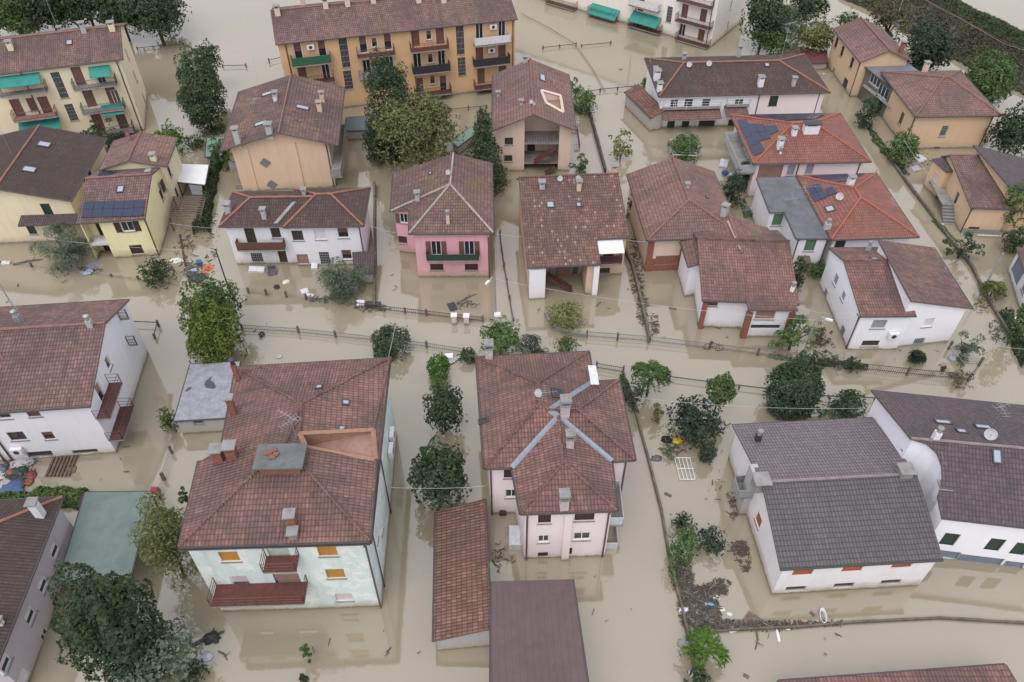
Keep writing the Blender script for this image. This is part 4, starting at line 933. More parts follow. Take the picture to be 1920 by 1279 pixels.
# ---------------------------------------------------------------- 29 big roof with curved wall at the right
h = House('house', 'white house with violet brown roof, curved side wall and dark green shutters at the right', 'house', W_PAPER, T_V)
ze, zr = 5.2, 7.5
FL, FR2, RG, RL_, NL, NR = at(1634, 732, ze), at(1990, 768, ze), at(2000, 848, zr), at(1708, 822, zr-.1), at(1766, 970, ze), at(2060, 1004, ze)
arc = [at(x, y, z) for x, y, z in ((1738, 831, 7.3), (1757, 848, 7.0), (1766, 872, 6.65), (1767, 903, 6.2), (1758, 930, 5.8))]
h.make('a', [FL, FR2, NR, NL]+arc[::-1]+[RL_], [.4, .4, .2, .3]+[.25]*5+[.3], [[FL, FR2, RG, RL_], [RL_, RG, NR, NL]+arc[::-1]], caps=True)
for x, y in ((1780, 1012), (1865, 1022), (1913, 1030)): h.win('a', 2, x, y, 1.0, 1.5, 'shut', S_DGR, sill=False)
for x, y, w_ in ((1776, 1040, 1.6), (1838, 1050, 2.9), (1900, 1060, 1.3)): h.win('a', 2, x, y, w_, .9, 'shut', S_BLUEG, 'garage_door', sill=False)
for x, y, w_, h_ in ((1768, 792, 1.1, .6), (1803, 809, .7, .6), (1843, 801, 1.1, .6), (1869, 856, .6, 1.0), (1824, 894, 1.1, .9), (1906, 906, 1.2, .9)): h.skylight(x, y, w_, h_)
h.chimney(1752, 824, .4, .8, M_WHITE, 'pot'); h.chimney(1762, 926, .6, .7, M_WHITE); h.dish(1852, 822, r=.6, h=.5); h.antenna(1858, 800, 2.4, 2.0, .3, .03); h.win('a', 9, 1690, 845, .3, .3, 'dark', sill=False)

# ---------------------------------------------------------------- 31 orange apartment block
h = House('apartment_building', 'long orange apartment block with rows of balconies at the top centre', 'building', W_OR, T_W)
nl, nr = at(516, 83, 9.2), at(971, 35, 9.2); d = (nr-nl).normalized(); v = V((-d.y, d.x, 0))*10.5
h.block('a', [nl+v, nr+v, nr, nl], 9.2, 1.75, oh=.4, og=.25)
for x, y, hh in ((646, 100, 3.6), (653, 150, 2.4), (863, 76, 3.6), (866, 125, 2.4)): h.win('a', 2, x, y, .95, hh, 'grille', name='stair_window', frame=M_IRON)
for p, q, r, c in (((549, 127), (622, 121), 'panel', M_GREENP), ((672, 113), (741, 105), 'bars', M_BRIRON), ((772, 102), (842, 93), 'bars', M_BRIRON), ((891, 90), (958, 82), 'panel', M_WHITEP),
                   ((676, 155), (745, 147), 'panel', M_CONC), ((776, 143), (845, 135), 'panel', M_BLACKP), ((890, 129), (957, 121), 'panel', M_BLACKP), ((556, 162), (628, 156), 'bars', M_IRON), ((780, 184), (847, 178), 'bars', M_BRIRON), ((892, 171), (955, 164), 'bars', M_BRIRON)): h.balcony('a', 2, p, q, 1.15, .95, r, c, M_BRFLOOR)
for x, y, st in ((559, 97, 'half'), (604, 92, 'half'), (681, 84, 'half'), (727, 78, 'half'), (779, 71, 'shut'), (825, 67, 'shut'), (899, 59, 'open'), (941, 53, 'open'), (567, 137, 'shut'), (611, 133, 'open'), (688, 128, 'open'), (731, 120, 'open'), (783, 115, 'open'), (828, 109, 'open'), (899, 101, 'shut'), (941, 96, 'shut'), (788, 160, 'half'), (831, 156, 'half'), (902, 143, 'shut'), (942, 138, 'shut')):
    h.door('a', 2, x, y, .95, 2.1, st, S_BROWN)
for x, y in ((702, 80), (804, 66), (706, 117), (807, 110), (811, 150)): h.win('a', 2, x, y, .7, 1.2, 'half', S_BROWN)
h.aircon('a', 2, 582, 87); h.aircon('a', 2, 924, 49); h.aircon('a', 2, 921, 93); h.pipes('a', [(2, .01), (2, .45), (2, .97)])
for x, y in ((521, 27), (569, 10), (611, 14), (652, 10), (700, 4), (785, 3), (832, 3)): h.chimney(x, y, .6, .8, W_SALM)

# ---------------------------------------------------------------- 32 white apartment block at the top edge
h = House('apartment_building', 'white apartment block with teal awnings rising past the top edge', 'building', stucco('off_white_render', (.80, .76, .70), .25), T_W)
nr, nl0, fr0 = at(1332, 90, 0), at(1023, 2, 0), at(1391, 44, 0)
d = (nr-nl0).normalized(); v = V((-d.y, d.x, 0)); 
if v.y < 0: v = -v
nl0 = nr-d*34; fr0 = nr+v*11.5
up = V((0, 0, 9.6)); h.block('a', [nl0+v*11.5+up, fr0+up, nr+up, nl0+up], 9.6, 1.7, oh=0.05, og=.05)
for p, q, r in (((1265, 77), (1325, 92), 'bars'), ((1264, 44), (1330, 56), 'bars'), ((1176, 50), (1234, 66), 'bars'), ((1100, 28), (1150, 40), 'bars'), ((1178, 12), (1232, 25), 'panel'), ((1267, 6), (1332, 17), 'bars'), ((1022, 8), (1075, 20), 'bars')): h.balcony('a', 2, p, q, 1.1, .95, r, M_IRON if r == 'bars' else M_WHITEP, M_BRFLOOR)
for p, q in (((1177, 40), (1230, 52)), ((1100, 26), (1152, 37))): h.canopy('a', 2, p, q, 1.5, 1.0, M_AWN, 'awning')
for x, y, st in ((1279, 55, 'open'), (1315, 64, 'shut'), (1284, 20, 'shut'), (1319, 28, 'shut'), (1202, 8, 'shut'), (1198, 45, 'open')): h.door('a', 2, x, y, .95, 2.0, st, S_BROWN)
h.win('a', 2, 1255, 27, .8, 2.2, 'grille', name='stair_window', frame=M_IRON); h.pipes('a', [(2, .02), (2, .36)])
for x, y in ((1371, 10), (1365, 48)): h.win('a', 1, x, y, .5, 1.2, 'shut', S_GREY)

# ---------------------------------------------------------------- small roofs
h = House('shed', 'low dark red roof among shrubs behind the long dark hipped house', 'shed', W_GREY, plain('dark_red_sheet', (.15, .055, .06), .7))
q = [at(1500, 88, 1.4), at(1551, 96, 1.4), at(1553, 117, 1.1), at(1506, 119, 1.1)]; h.make('a', q, [.1]*4, [q], caps=False)
for lab, px, z, mat in (('small green shed roof standing in water left of the peach house', [(388, 259), (421, 256), (415, 291), (385, 294)], 1.2, 'pale_green_sheet'), ('grey green shed roof at the foot of the tall dark tree', [(650, 220), (692, 217), (694, 243), (648, 245)], 1.4, 'grey_green_sheet'), ('slim green shed roof half hidden behind two garden trees', [(845, 262), (885, 237), (892, 250), (858, 275)], 1.3, 'pale_green_sheet')):
    h = House('shed', lab, 'shed', W_GREY, plain(mat, (.20, .31, .25) if mat[0] == 'p' else (.13, .17, .17), .6)); q = [at(x, y, z) for x, y in px]; h.make('a', q, [.12]*4, [q], caps=False)
h = House('shed', 'small shed roof with mossy tiles beside the olive tree and white house', 'shed', W_GREY, T_V)
q = [at(660, 474, 1.9), at(701, 471, 1.9), at(700, 511, 1.5), at(664, 512, 1.5)]; h.make('a', q, [.15]*4, [q], caps=False)
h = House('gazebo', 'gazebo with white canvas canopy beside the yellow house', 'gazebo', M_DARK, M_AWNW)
q = [at(339, 307, 2.1), at(391, 309, 2.1), at(384, 346, 2.0), at(333, 341, 2.0)]; h.make('a', q, None, [q], caps=False, th=.05, fascia=M_WHITE, rname='canopy')
for p in q: MB().box(V((p.x, p.y, -.4)), .1, .1, 2.4).build('post', M_IRON, h.root)
q = [at(325, 369, 1.7), at(384, 370, 1.7), at(374, 410, 1.7), at(317, 408, 1.7)]
pr = empty('pergola', (q[0].x, q[0].y, 0), 'weathered timber pergola with bare slats in front of the white gazebo', 'pergola')
for k in range(10): f = k/9; MB().tube([q[0].lerp(q[3], f), q[1].lerp(q[2], f)], .08, 4).build('slat', M_WOOD, pr)
for a, b in ((0, 3), (1, 2)): MB().tube([q[a]-V((0, 0, .1)), q[b]-V((0, 0, .1))], .09, 4).build('beam', M_WOOD, pr)
for p in q: MB().box(V((p.x, p.y, -.4)), .12, .12, 2.05).build('post', M_WOOD, pr)
q = [at(1256, 262, 1.6), at(1308, 264, 1.6), at(1306, 292, 1.6), at(1262, 290, 1.6)]
pr = empty('pergola', (q[0].x, q[0].y, 0), 'pale metal pergola overgrown by a green vine in the upper right garden', 'pergola')
for k in range(7): f = k/6; MB().tube([q[0].lerp(q[3], f), q[1].lerp(q[2], f)], .05, 4).build('slat', M_GALV, pr)
for a, b in ((0, 3), (1, 2)): MB().tube([q[a]-V((0, 0, .1)), q[b]-V((0, 0, .1))], .05, 4).build('beam', M_GALV, pr)
for p in q: MB().box(V((p.x, p.y, -.4)), .08, .08, 1.95).build('post', M_GALV, pr)
for h in HOUSES: h.finish()
# ---------------------------------------------------------------- trees and shrubs
L_DARK = leafmat('dark_evergreen_leaves', (0.026, 0.046, 0.025), (0.058, 0.088, 0.044), (0.101, 0.142, 0.070)); L_GREY = leafmat('grey_green_leaves', (0.075, 0.106, 0.071), (0.148, 0.190, 0.132), (0.258, 0.304, 0.213))
L_MID = leafmat('mid_green_leaves', (0.042, 0.084, 0.025), (0.094, 0.155, 0.050), (0.174, 0.239, 0.084)); L_OLV = leafmat('olive_gold_leaves', (0.077, 0.096, 0.031), (0.178, 0.200, 0.073), (0.309, 0.321, 0.135))
L_YEL = leafmat('yellow_green_leaves', (0.063, 0.105, 0.016), (0.116, 0.168, 0.030), (0.319, 0.347, 0.088)); L_BRI = leafmat('bright_green_leaves', (0.050, 0.115, 0.021), (0.099, 0.197, 0.036), (0.178, 0.280, 0.055))
L_DRY = leafmat('dry_brown_leaves', (0.074, 0.065, 0.034), (0.128, 0.119, 0.064), (0.207, 0.195, 0.108)); L_BLUE = leafmat('blue_green_leaves', (0.028, 0.045, 0.028), (0.052, 0.076, 0.048), (0.090, 0.118, 0.080))
M_BARK = plain('bark', (.07, .055, .045), .95, 0, .5, 4)
rng = np.random.default_rng(5)
def leaves(cen, nrm, size, asp, droop, r):
    """one bent leaf per point: five vertices, two faces"""
    n = len(cen); nrm = nrm/np.maximum(np.linalg.norm(nrm, axis=1, keepdims=True), 1e-6)
    a = np.cross(nrm, r.normal(size=(n, 3))); a /= np.maximum(np.linalg.norm(a, axis=1, keepdims=True), 1e-6)
    a[:, 2] -= droop; a /= np.linalg.norm(a, axis=1, keepdims=True); b = np.cross(nrm, a)
    l = (size*(.6+.8*r.random(n)))[:, None] if np.ndim(size) else (size*(.6+.8*r.random((n, 1))))
    w_ = l*asp
    v = np.stack([cen-a*l*.5, cen+b*w_*.5+nrm*l*.06, cen+a*l*.5-nrm*l*.10, cen-b*w_*.5+nrm*l*.06], 1)
    return v.reshape(-1, 3)
def leaf_mesh(name, verts, mat):
    n = len(verts)//4; me = bpy.data.meshes.new(name); me.vertices.add(n*4); me.vertices.foreach_set('co', verts.astype(np.float32).ravel())
    me.loops.add(n*4); me.loops.foreach_set('vertex_index', np.arange(n*4, dtype=np.int32)); me.polygons.add(n)
    me.polygons.foreach_set('loop_start', np.arange(0, n*4, 4, dtype=np.int32)); me.polygons.foreach_set('loop_total', np.full(n, 4, np.int32))
    for m_ in (mat if isinstance(mat, list) else [mat]): me.materials.append(m_)
    me.update(); me.validate(); return me
def unit(n, r): d = r.normal(size=(n, 3)); return d/np.linalg.norm(d, axis=1, keepdims=True)
def crown(Rr, Vr, style, size, cover, r):
    """points, normals of a crown centred on 0 made of many leaf clumps of uneven size"""
    k = int(np.clip(14+Rr*Vr*3.2, 12, 70)); d = unit(k, r); rad = r.random(k)**.45
    if style == 'cone':
        h = r.random(k)**1.15; c = np.stack([d[:, 0]*Rr*(1-h)*.75, d[:, 1]*Rr*(1-h)*.75, (h*2-1)*Vr*.95], 1); lr = (.18+.24*(1-h)+.1*r.random(k))*Rr
    elif style == 'column':
        h = r.random(k); wd = np.sin(np.clip(h*.85+.12, 0, 1)*np.pi)**.6; ph = r.random(k)*6.283
        c = np.stack([np.cos(ph)*Rr*.62*wd, np.sin(ph)*Rr*.62*wd, (h*2-1)*Vr*.88], 1); lr = (.30+.22*r.random(k))*Rr*np.maximum(wd, .4)
    else:
        c = d*np.array([Rr, Rr, Vr])*(.72*rad)[:, None]; c[:, 2] += .05*Vr; lr = (.22+.22*r.random(k))*min(Rr, Vr)*(1.1-.35*rad)
        if style == 'loose': lr *= .72; c *= 1.16
        if style == 'ball': c = d*np.array([Rr, Rr, Vr])*.66; lr = np.full(k, .36*min(Rr, Vr))
    area = float((4*np.pi*lr**2).sum()); n = int(np.clip(cover*area/(size*size*.5), 260, 13000))
    i = r.choice(k, n, p=lr**2/(lr**2).sum()); q = unit(n, r); q[:, 2] = np.where(q[:, 2] < -.3, -q[:, 2]*.8, q[:, 2])
    sh = .62+.46*r.random(n)**.6; p = c[i]+q*(lr[i]*sh)[:, None]*np.array([1.08, 1.08, .9])
    m = int(n*(.42 if Rr < 2.6 else .28)); dd = unit(m, r); dd[:, 2] = np.where(dd[:, 2] < -.5, -dd[:, 2], dd[:, 2])   # an outer shell of foliage, lumpy, between the clumps
    if style not in ('loose', 'fine'):
        bump = np.array([.77+.46*MN.noise(V((x*2.4+Rr, y*2.4, z_*2.4)))+.16*MN.noise(V((x*6+Vr, y*6, z_*6))) for x, y, z_ in dd])
        sc = np.stack([Rr*bump, Rr*bump, Vr*bump], 1)
        if style == 'cone': tp = np.clip((1-dd[:, 2])*.5, .12, 1)**.7; sc[:, 0] *= tp*1.15; sc[:, 1] *= tp*1.15
        p[:m] = dd*sc; q[:m] = dd
    nr_ = q*.9+r.normal(size=(n, 3))*.55; nr_[:, 2] += .25
    return p, nr_, c, lr
def frond_crown(Rr, Vr, size, r, nf=26):
    P_, N_ = [], []
    for k in range(nf):
        az = r.random()*6.283; el = .1+1.15*r.random(); L = Rr*(.75+.4*r.random())
        for s in range(44):
            t = (s+1)/44; x = L*t*math.cos(el*.6); z = L*t*math.sin(el)*.75-L*.75*t*t; sd = (1 if s % 2 else -1)*size*.6*(1.1-t*.6)
            P_.append((x*math.cos(az)-sd*math.sin(az), x*math.sin(az)+sd*math.cos(az), z+.25*Vr)); N_.append((-.4*math.cos(az)*t, -.4*math.sin(az)*t, 1))
    return np.array(P_), np.array(N_)+r.normal(size=(len(P_), 3))*.3
def plant(name, label, cat, cx, cy, rw, rh, style, mat, size=.34, lift=0.0, group=None, cover=1.3, trunk=True, seed=None, droop=.15):
    r = np.random.default_rng(seed if seed is not None else int(cx*7+cy*13)); zc = 2.0
    size = size*.78 if style not in ('frond', 'blade') else size
    for _ in range(6):
        s = (cy+853)*CS/(CAMH-zc); Rr = rw/s; e = math.radians(45)+math.atan((cy-640)/FPX); hv = rh/s
        Vr = math.sqrt(max(hv*hv-(Rr*math.sin(e))**2, (.72*Rr*math.cos(e))**2))/math.cos(e); zc = Vr*.80+lift
    c = at(cx, cy, zc)
    root = empty(name, (c.x, c.y, 0), label, cat, group)
    if style == 'frond': p, nn = frond_crown(Rr*1.05, Vr, size, r); cl, lr = None, None
    elif style == 'blade':                                    # upright strap leaves in tufts
        n = int(220+Rr*Rr*120); q = unit(n, r); q[:, 2] = abs(q[:, 2])*.8+.1; rr = r.random((n, 1))**.5; p = q*np.array([Rr, Rr, Vr])*rr; p[:, 2] -= Vr*.4; nn = np.cross(q, r.normal(size=(n, 3))); cl = None
    else: p, nn, cl, lr = crown(Rr, Vr, style, size, cover, r)
    if style not in ('frond', 'blade'):
        p = p*np.array([Rr/np.quantile(np.hypot(p[:, 0], p[:, 1]), .96)]*2+[Vr/np.quantile(abs(p[:, 2]), .96)]); cl = cl*1.15
    asp = {'frond': .22, 'blade': .18, 'loose': .5, 'fine': .3}.get(style, .58)
    keep = p[:, 2] > -zc-.1; p = p[keep]; nn = nn[keep]; p = p+np.array([0, 0, zc])
    me = leaf_mesh('crown', leaves(p, nn, size, asp, droop if style != 'blade' else -.6, r), mat); o = bpy.data.objects.new('crown', me); COL.objects.link(o); o.parent = root
    if trunk:
        mb = MB(); w = V((c.x, c.y, 0)); tr = max(.05, min(.28, Rr*.07)); lean = V((r.normal()*.15, r.normal()*.15, 0))
        mb.tube([w-V((0, 0, .6)), w+lean*.4+V((0, 0, zc*.4)), w+lean+V((0, 0, zc*.9))], tr, 7, 0, tr*.6)
        if cl is not None:
            for i in r.choice(len(cl), min(9, len(cl)), replace=False):
                tgt = w+V((cl[i][0], cl[i][1], cl[i][2]+zc))
                if tgt.z > .3: mb.tube([w+lean*.7+V((0, 0, zc*.45)), (w+tgt)/2+V((0, 0, zc*.35)), tgt], tr*.5, 5, 0, tr*.15)
        mb.build('trunk', M_BARK, root, smooth=True)
    return root
PL = [  # name, label, category, centre x,y, half width, half height (photo pixels), style, leaves, leaf size, lift, group
 ('tree', 'dark round tree at the extreme upper left corner', 'tree', 22, 22, 48, 48, 'round', L_MID, .5, 1),
 ('tree', 'dark evergreen left of the aerial at the upper left', 'tree', 90, 14, 48, 44, 'round', L_DARK, .5, 2),
 ('tree', 'dark evergreen behind the aerial of the cream apartment block', 'tree', 160, 10, 46, 40, 'round', L_DARK, .5, 2),
 ('tree', 'dark evergreen with light patches right behind the cream apartment roof end', 'tree', 222, 18, 44, 42, 'round', L_DARK, .5, 2),
 ('tree', 'dark spreading tree at the right end of the upper left row', 'tree', 290, 28, 54, 42, 'round', L_DARK, .5, 2),
 ('tree', 'dark shrub rising at the cream apartment gable', 'tree', 300, 2, 34, 30, 'round', L_DARK, .5, 2),
 ('tree', 'tall dark column shaped tree standing alone in the upper left water', 'tree', 379, 178, 42, 66, 'column', L_DARK, .34, 1),
 ('tree', 'small dark tree top leaning behind the column shaped tree', 'tree', 390, 112, 24, 24, 'round', L_DARK, .34, 3),
 ('tree', 'very tall dark tree in front of the orange apartment block', 'tree', 730, 212, 47, 86, 'column', L_DARK, .34, 1),
 ('tree', 'wide dark lower tree at the foot of the very tall dark tree', 'tree', 712, 275, 30, 40, 'round', L_DARK, .34, 0),
 ('tree', 'large olive gold leafy tree behind the bright pink house', 'tree', 783, 252, 74, 64, 'round', L_OLV, .4, 2.5),
 ('tree', 'dark cypress like tree between the pink house and the salmon house', 'tree', 908, 295, 48, 76, 'cone', L_DARK, .3, 0),
 ('shrub', 'flowering shrub at the upper right corner of the salmon house', 'shrub', 1080, 165, 16, 20, 'loose', L_MID, .34, .5),
 ('shrub', 'bright bushy shrub right of the salmon house roof', 'shrub', 1098, 196, 20, 22, 'round', L_MID, .3, 0),
 ('shrub', 'shrub at the foot of the salmon house loggia', 'shrub', 1088, 312, 20, 20, 'loose', L_MID, .3, 0),
 ('tree', 'medlar with large drooping leaves standing alone in the pale water street', 'tree', 1165, 272, 25, 26, 'loose', L_OLV, .55, .5),
 ('plant', 'green vine growing under the pale metal pergola', 'plant', 1283, 281, 29, 26, 'round', L_MID, .3, .2),
 ('tree', 'round grey green olive tree in front of the black roofed house', 'tree', 122, 470, 51, 38, 'fine', L_GREY, .26, 0),
 ('shrub', 'flat dark shrub below the yellow house', 'shrub', 293, 513, 33, 19, 'round', L_DARK, .3, 0),
 ('shrub', 'dark laurel shrub in front of the cream apartment corner', 'shrub', 196, 258, 36, 28, 'loose', L_DARK, .36, .5),
 ('shrub', 'bright green bush behind the rosy roof of the yellow house', 'shrub', 321, 266, 27, 27, 'round', L_BRI, .3, 0),
 ('shrub', 'small dark bush right of the bright green bush', 'shrub', 367, 268, 18, 14, 'round', L_DARK, .3, 0),
 ('shrub', 'green shrub at the left wall of the peach house', 'shrub', 420, 292, 22, 30, 'loose', L_MID, .3, .3),
 ('tree', 'tall yellow green tree beside the grey garage', 'tree', 402, 632, 52, 60, 'round', L_YEL, .30, .3),
 ('tree', 'grey topped green tree at the head of the yellow green tree', 'tree', 396, 572, 56, 42, 'round', L_MID, .32, 2.0),
 ('tree', 'silvery olive tree in front of the white two storey house', 'tree', 643, 532, 46, 42, 'fine', L_GREY, .26, 0),
 ('tree', 'dense round dark tree above the mint house roof corner', 'tree', 733, 644, 37, 32, 'ball', L_DARK, .26, 0),
 ('tree', 'broad magnolia behind the white chimney of the central pink house', 'tree', 938, 638, 39, 36, 'round', L_MID, .34, .5),
 ('hedge', 'blue green hedge along the rear eave of the central house', 'hedge', 1003, 652, 34, 21, 'fine', L_BLUE, .22, 0),
 ('shrub', 'leafy shrub at the right end of the blue green hedge', 'shrub', 1063, 650, 24, 20, 'round', L_MID, .3, .4),
 ('shrub', 'rounded olive green shrub inside the fenced corner left of the street', 'shrub', 1059, 595, 35, 24, 'round', L_OLV, .26, 0),
 ('hedge', 'low dark hedge beside the broken white frame', 'hedge', 876, 668, 18, 13, 'ball', L_DARK, .24, 0),
 ('shrub', 'egg shaped bright shrub above the row of dark garden trees', 'shrub', 822, 690, 21, 23, 'ball', L_BRI, .24, 0),
 ('shrub', 'slim shrub between the egg shaped shrub and the dark garden tree', 'shrub', 822, 726, 16, 24, 'round', L_MID, .28, 0),
 ('tree', 'dark garden tree midway between the mint house and the central house', 'tree', 832, 770, 38, 42, 'round', L_DARK, .32, .9),
 ('tree', 'big dark garden tree above the long tiled shed', 'tree', 823, 895, 53, 58, 'round', L_DARK, .36, .6),
 ('palm', 'feathery palm like tree right of the central house', 'palm', 1219, 706, 40, 42, 'frond', L_MID, .55, .8),
 ('shrub', 'dark ivy shrub on the wall below the palm', 'shrub', 1190, 748, 16, 30, 'round', L_DARK, .28, 0),
 ('plant', 'yellowing sapling below the palm', 'plant', 1231, 778, 13, 20, 'loose', L_OLV, .3, 0),
 ('tree', 'small round tree on a thin bare stem in the right garden', 'tree', 1351, 731, 28, 28, 'ball', L_MID, .28, 2.2),
 ('tree', 'spreading fig tree with large dark leaves in the right garden', 'tree', 1303, 790, 50, 40, 'round', L_BLUE, .38, .2),
 ('shrub', 'small dark egg shaped shrub beside the white frame table', 'shrub', 1327, 849, 16, 21, 'ball', L_DARK, .24, 0),
 ('shrub', 'straggly shrub next to the floating black bag', 'shrub', 1256, 845, 17, 15, 'loose', L_GREY, .26, 0),
 ('tree', 'large dense egg shaped evergreen behind the grey tiled barn', 'tree', 1487, 735, 48, 54, 'ball', L_DARK, .30, 0),
 ('shrub', 'dense broad shrub between the evergreen and the violet brown roof', 'shrub', 1590, 762, 34, 26, 'ball', L_DARK, .3, 0),
 ('shrub', 'small pale shrub between the two dense evergreens', 'shrub', 1545, 775, 18, 14, 'loose', L_MID, .26, 0),
 ('tree', 'untidy green tree under the street lamp', 'tree', 1488, 632, 44, 40, 'loose', L_MID, .34, .3),
 ('shrub', 'dry shrub right of the street lamp', 'shrub', 1535, 628, 24, 16, 'loose', L_DRY, .3, 0),
 ('plant', 'spiky young palm in the bright white house garden', 'plant', 1721, 668, 14, 13, 'frond', L_BLUE, .4, .2),
 ('shrub', 'thin grey bush in the fenced corner of the white house garden', 'shrub', 1810, 652, 26, 28, 'loose', L_GREY, .28, .2),
 ('shrub', 'low dry bush at the corner post of the white house fence', 'shrub', 1802, 710, 24, 10, 'loose', L_DRY, .26, 0),
 ('shrub', 'dark bush at the left end of the white house front fence', 'shrub', 1530, 676, 26, 12, 'loose', L_DARK, .26, 0),
 ('shrub', 'rounded dark bush midway along the white house front fence', 'shrub', 1600, 684, 18, 13, 'round', L_DARK, .26, 0),
 ('shrub', 'low hedge plants between the two dark fence bushes', 'shrub', 1564, 676, 20, 11, 'loose', L_GREY, .26, 0),
 ('tree', 'dark round shrub nearest the barn among the three garden trees', 'tree', 1281, 981, 23, 21, 'round', L_DARK, .28, 0),
 ('tree', 'light green tree lowest of the three garden trees', 'tree', 1281, 1030, 27, 36, 'round', L_MID, .28, 0),
 ('tree', 'blue green tree rightmost of the three garden trees', 'tree', 1330, 1016, 33, 29, 'round', L_BLUE, .32, 0),
 ('plant', 'broad bamboo like plant growing at the debris corner', 'plant', 1322, 1216, 42, 42, 'frond', L_BRI, .42, .3),
 ('shrub', 'dark shrub at the bottom edge below the bamboo like plant', 'shrub', 1310, 1276, 24, 14, 'round', L_DARK, .3, 0),
 ('tree', 'willow like olive tree between the carport and the mint house', 'tree', 315, 1030, 55, 78, 'fine', L_OLV, .36, .2),
 ('tree', 'big dark tree in the bottom left foreground', 'tree', 215, 1180, 82, 96, 'round', L_DARK, .36, 1.5),
 ('tree', 'grey green tree overlapping the big dark tree at the bottom edge', 'tree', 292, 1238, 78, 64, 'round', L_GREY, .34, 1),
 ('tree', 'dark low tree right of the grey green tree at the bottom edge', 'tree', 365, 1262, 26, 24, 'round', L_DARK, .32, .3),
 ('shrub', 'thin dark shrub at the left eave of the mint house', 'shrub', 346, 938, 13, 22, 'loose', L_DARK, .3, .3),
 ('shrub', 'grey green bush at the left corner of the grey garage', 'shrub', 315, 790, 16, 22, 'round', L_MID, .28, 0),
 ('plant', 'small plant poking out of the water below the mint house', 'plant', 575, 1228, 10, 18, 'loose', L_MID, .28, 0),
 ('plant', 'tiny tuft at the bottom edge under the mint house', 'plant', 568, 1274, 9, 8, 'loose', L_DARK, .28, 0),
 ('tree', 'dark tree behind the long dark hipped roof', 'tree', 1435, 40, 40, 48, 'round', L_DARK, .46, 1.5),
 ('tree', 'pale grey willow behind the tall aerial', 'tree', 1478, 44, 32, 30, 'fine', L_GREY, .34, 1.5),
 ('tree', 'olive gold tree beside the narrow orange house', 'tree', 1528, 72, 36, 30, 'round', L_OLV, .4, 1),
 ('tree', 'green tree left of the olive gold tree behind the dark hipped roof', 'tree', 1450, 76, 36, 28, 'round', L_MID, .4, .5),
 ('tree', 'dark tree at the top edge above the long dark hipped roof', 'tree', 1512, 16, 38, 32, 'round', L_DARK, .46, 2),
 ('shrub', 'small green bush at the top of the narrow orange house roof', 'shrub', 1588, 40, 20, 14, 'round', L_MID, .4, .5),
 ('tree', 'rusty brown half bare tree behind the narrow orange house', 'tree', 1668, 38, 42, 38, 'loose', L_DRY, .42, 1.5),
 ('tree', 'dark tree with white blossoms behind the orange villa', 'tree', 1738, 96, 44, 42, 'round', L_DARK, .42, 1),
 ('tree', 'mid green tree above the right end of the orange villa', 'tree', 1851, 160, 44, 44, 'round', L_MID, .42, .8),
 ('tree', 'dark tree at the right edge right of the orange villa', 'tree', 1897, 256, 38, 44, 'round', L_DARK, .42, .6),
 ('tree', 'tall tree at the right edge beside the brown lean-to roof', 'tree', 1900, 388, 26, 40, 'round', L_MID, .38, 1),
 ('tree', 'dark bush at the right edge above the fallen white pole', 'tree', 1908, 452, 26, 26, 'round', L_DARK, .36, .3),
 ('shrub', 'dark shrub at the front corner of the orange villa', 'shrub', 1692, 282, 28, 28, 'round', L_MID, .34, .2),
 ('shrub', 'long low shrub under the glazed veranda', 'shrub', 1624, 216, 18, 30, 'round', L_DARK, .32, 0),
 ('shrub', 'dark shrub beside the veranda wall', 'shrub', 1642, 200, 12, 16, 'round', L_DARK, .32, 0),
 ('shrub', 'dark ragged shrub on the wall of the right street', 'shrub', 1806, 465, 36, 26, 'loose', L_BLUE, .36, .2),
 ('palm', 'small palm shaped shrub by the leaning grey pole', 'palm', 1866, 540, 24, 20, 'frond', L_OLV, .42, .3),
 ('tree', 'green tree at the right edge below the white garage', 'tree', 1910, 612, 22, 40, 'round', L_MID, .34, .4),
 ('tree', 'dark column shrub right of the rosy hipped house', 'tree', 1391, 335, 15, 28, 'column', L_DARK, .28, 0),
 ('tree', 'grey green shrub below the dark column shrub', 'tree', 1372, 362, 22, 32, 'round', L_BLUE, .3, 0),
 ('shrub', 'dark shrub at the corner of the brick porch house', 'shrub', 1492, 520, 16, 34, 'column', L_DARK, .28, 0),
 ('shrub', 'green shrub at the door of the grey flat roofed house', 'shrub', 1532, 507, 20, 18, 'round', L_MID, .28, 0),
 ('shrub', 'dark strap leaved plant between the speckled roof and the rosy roof', 'plant', 1181, 392, 9, 22, 'loose', L_DARK, .28, 0),
 ('shrub', 'small green bush left of the long dark hipped house annex', 'shrub', 1209, 156, 7, 8, 'round', L_MID, .3, 0),
 ('shrub', 'small leafy twig by the long street fence', 'shrub', 706, 664, 8, 7, 'loose', L_GREY, .24, 0),
 ('shrub', 'tiny bush by the left end of the long street fence', 'shrub', 490, 627, 6, 5, 'loose', L_MID, .24, 0),
 ('shrub', 'tiny bush inside the white house garden fence', 'shrub', 1766, 690, 7, 6, 'loose', L_DRY, .24, 0),
]
for t in PL:
    nm, lab, cat, cx, cy, rw, rh, st, mt, sz, lf = t
    plant(nm, lab, cat, cx, cy, rw, rh, st, mt, sz, lf, trunk=rw > 15)
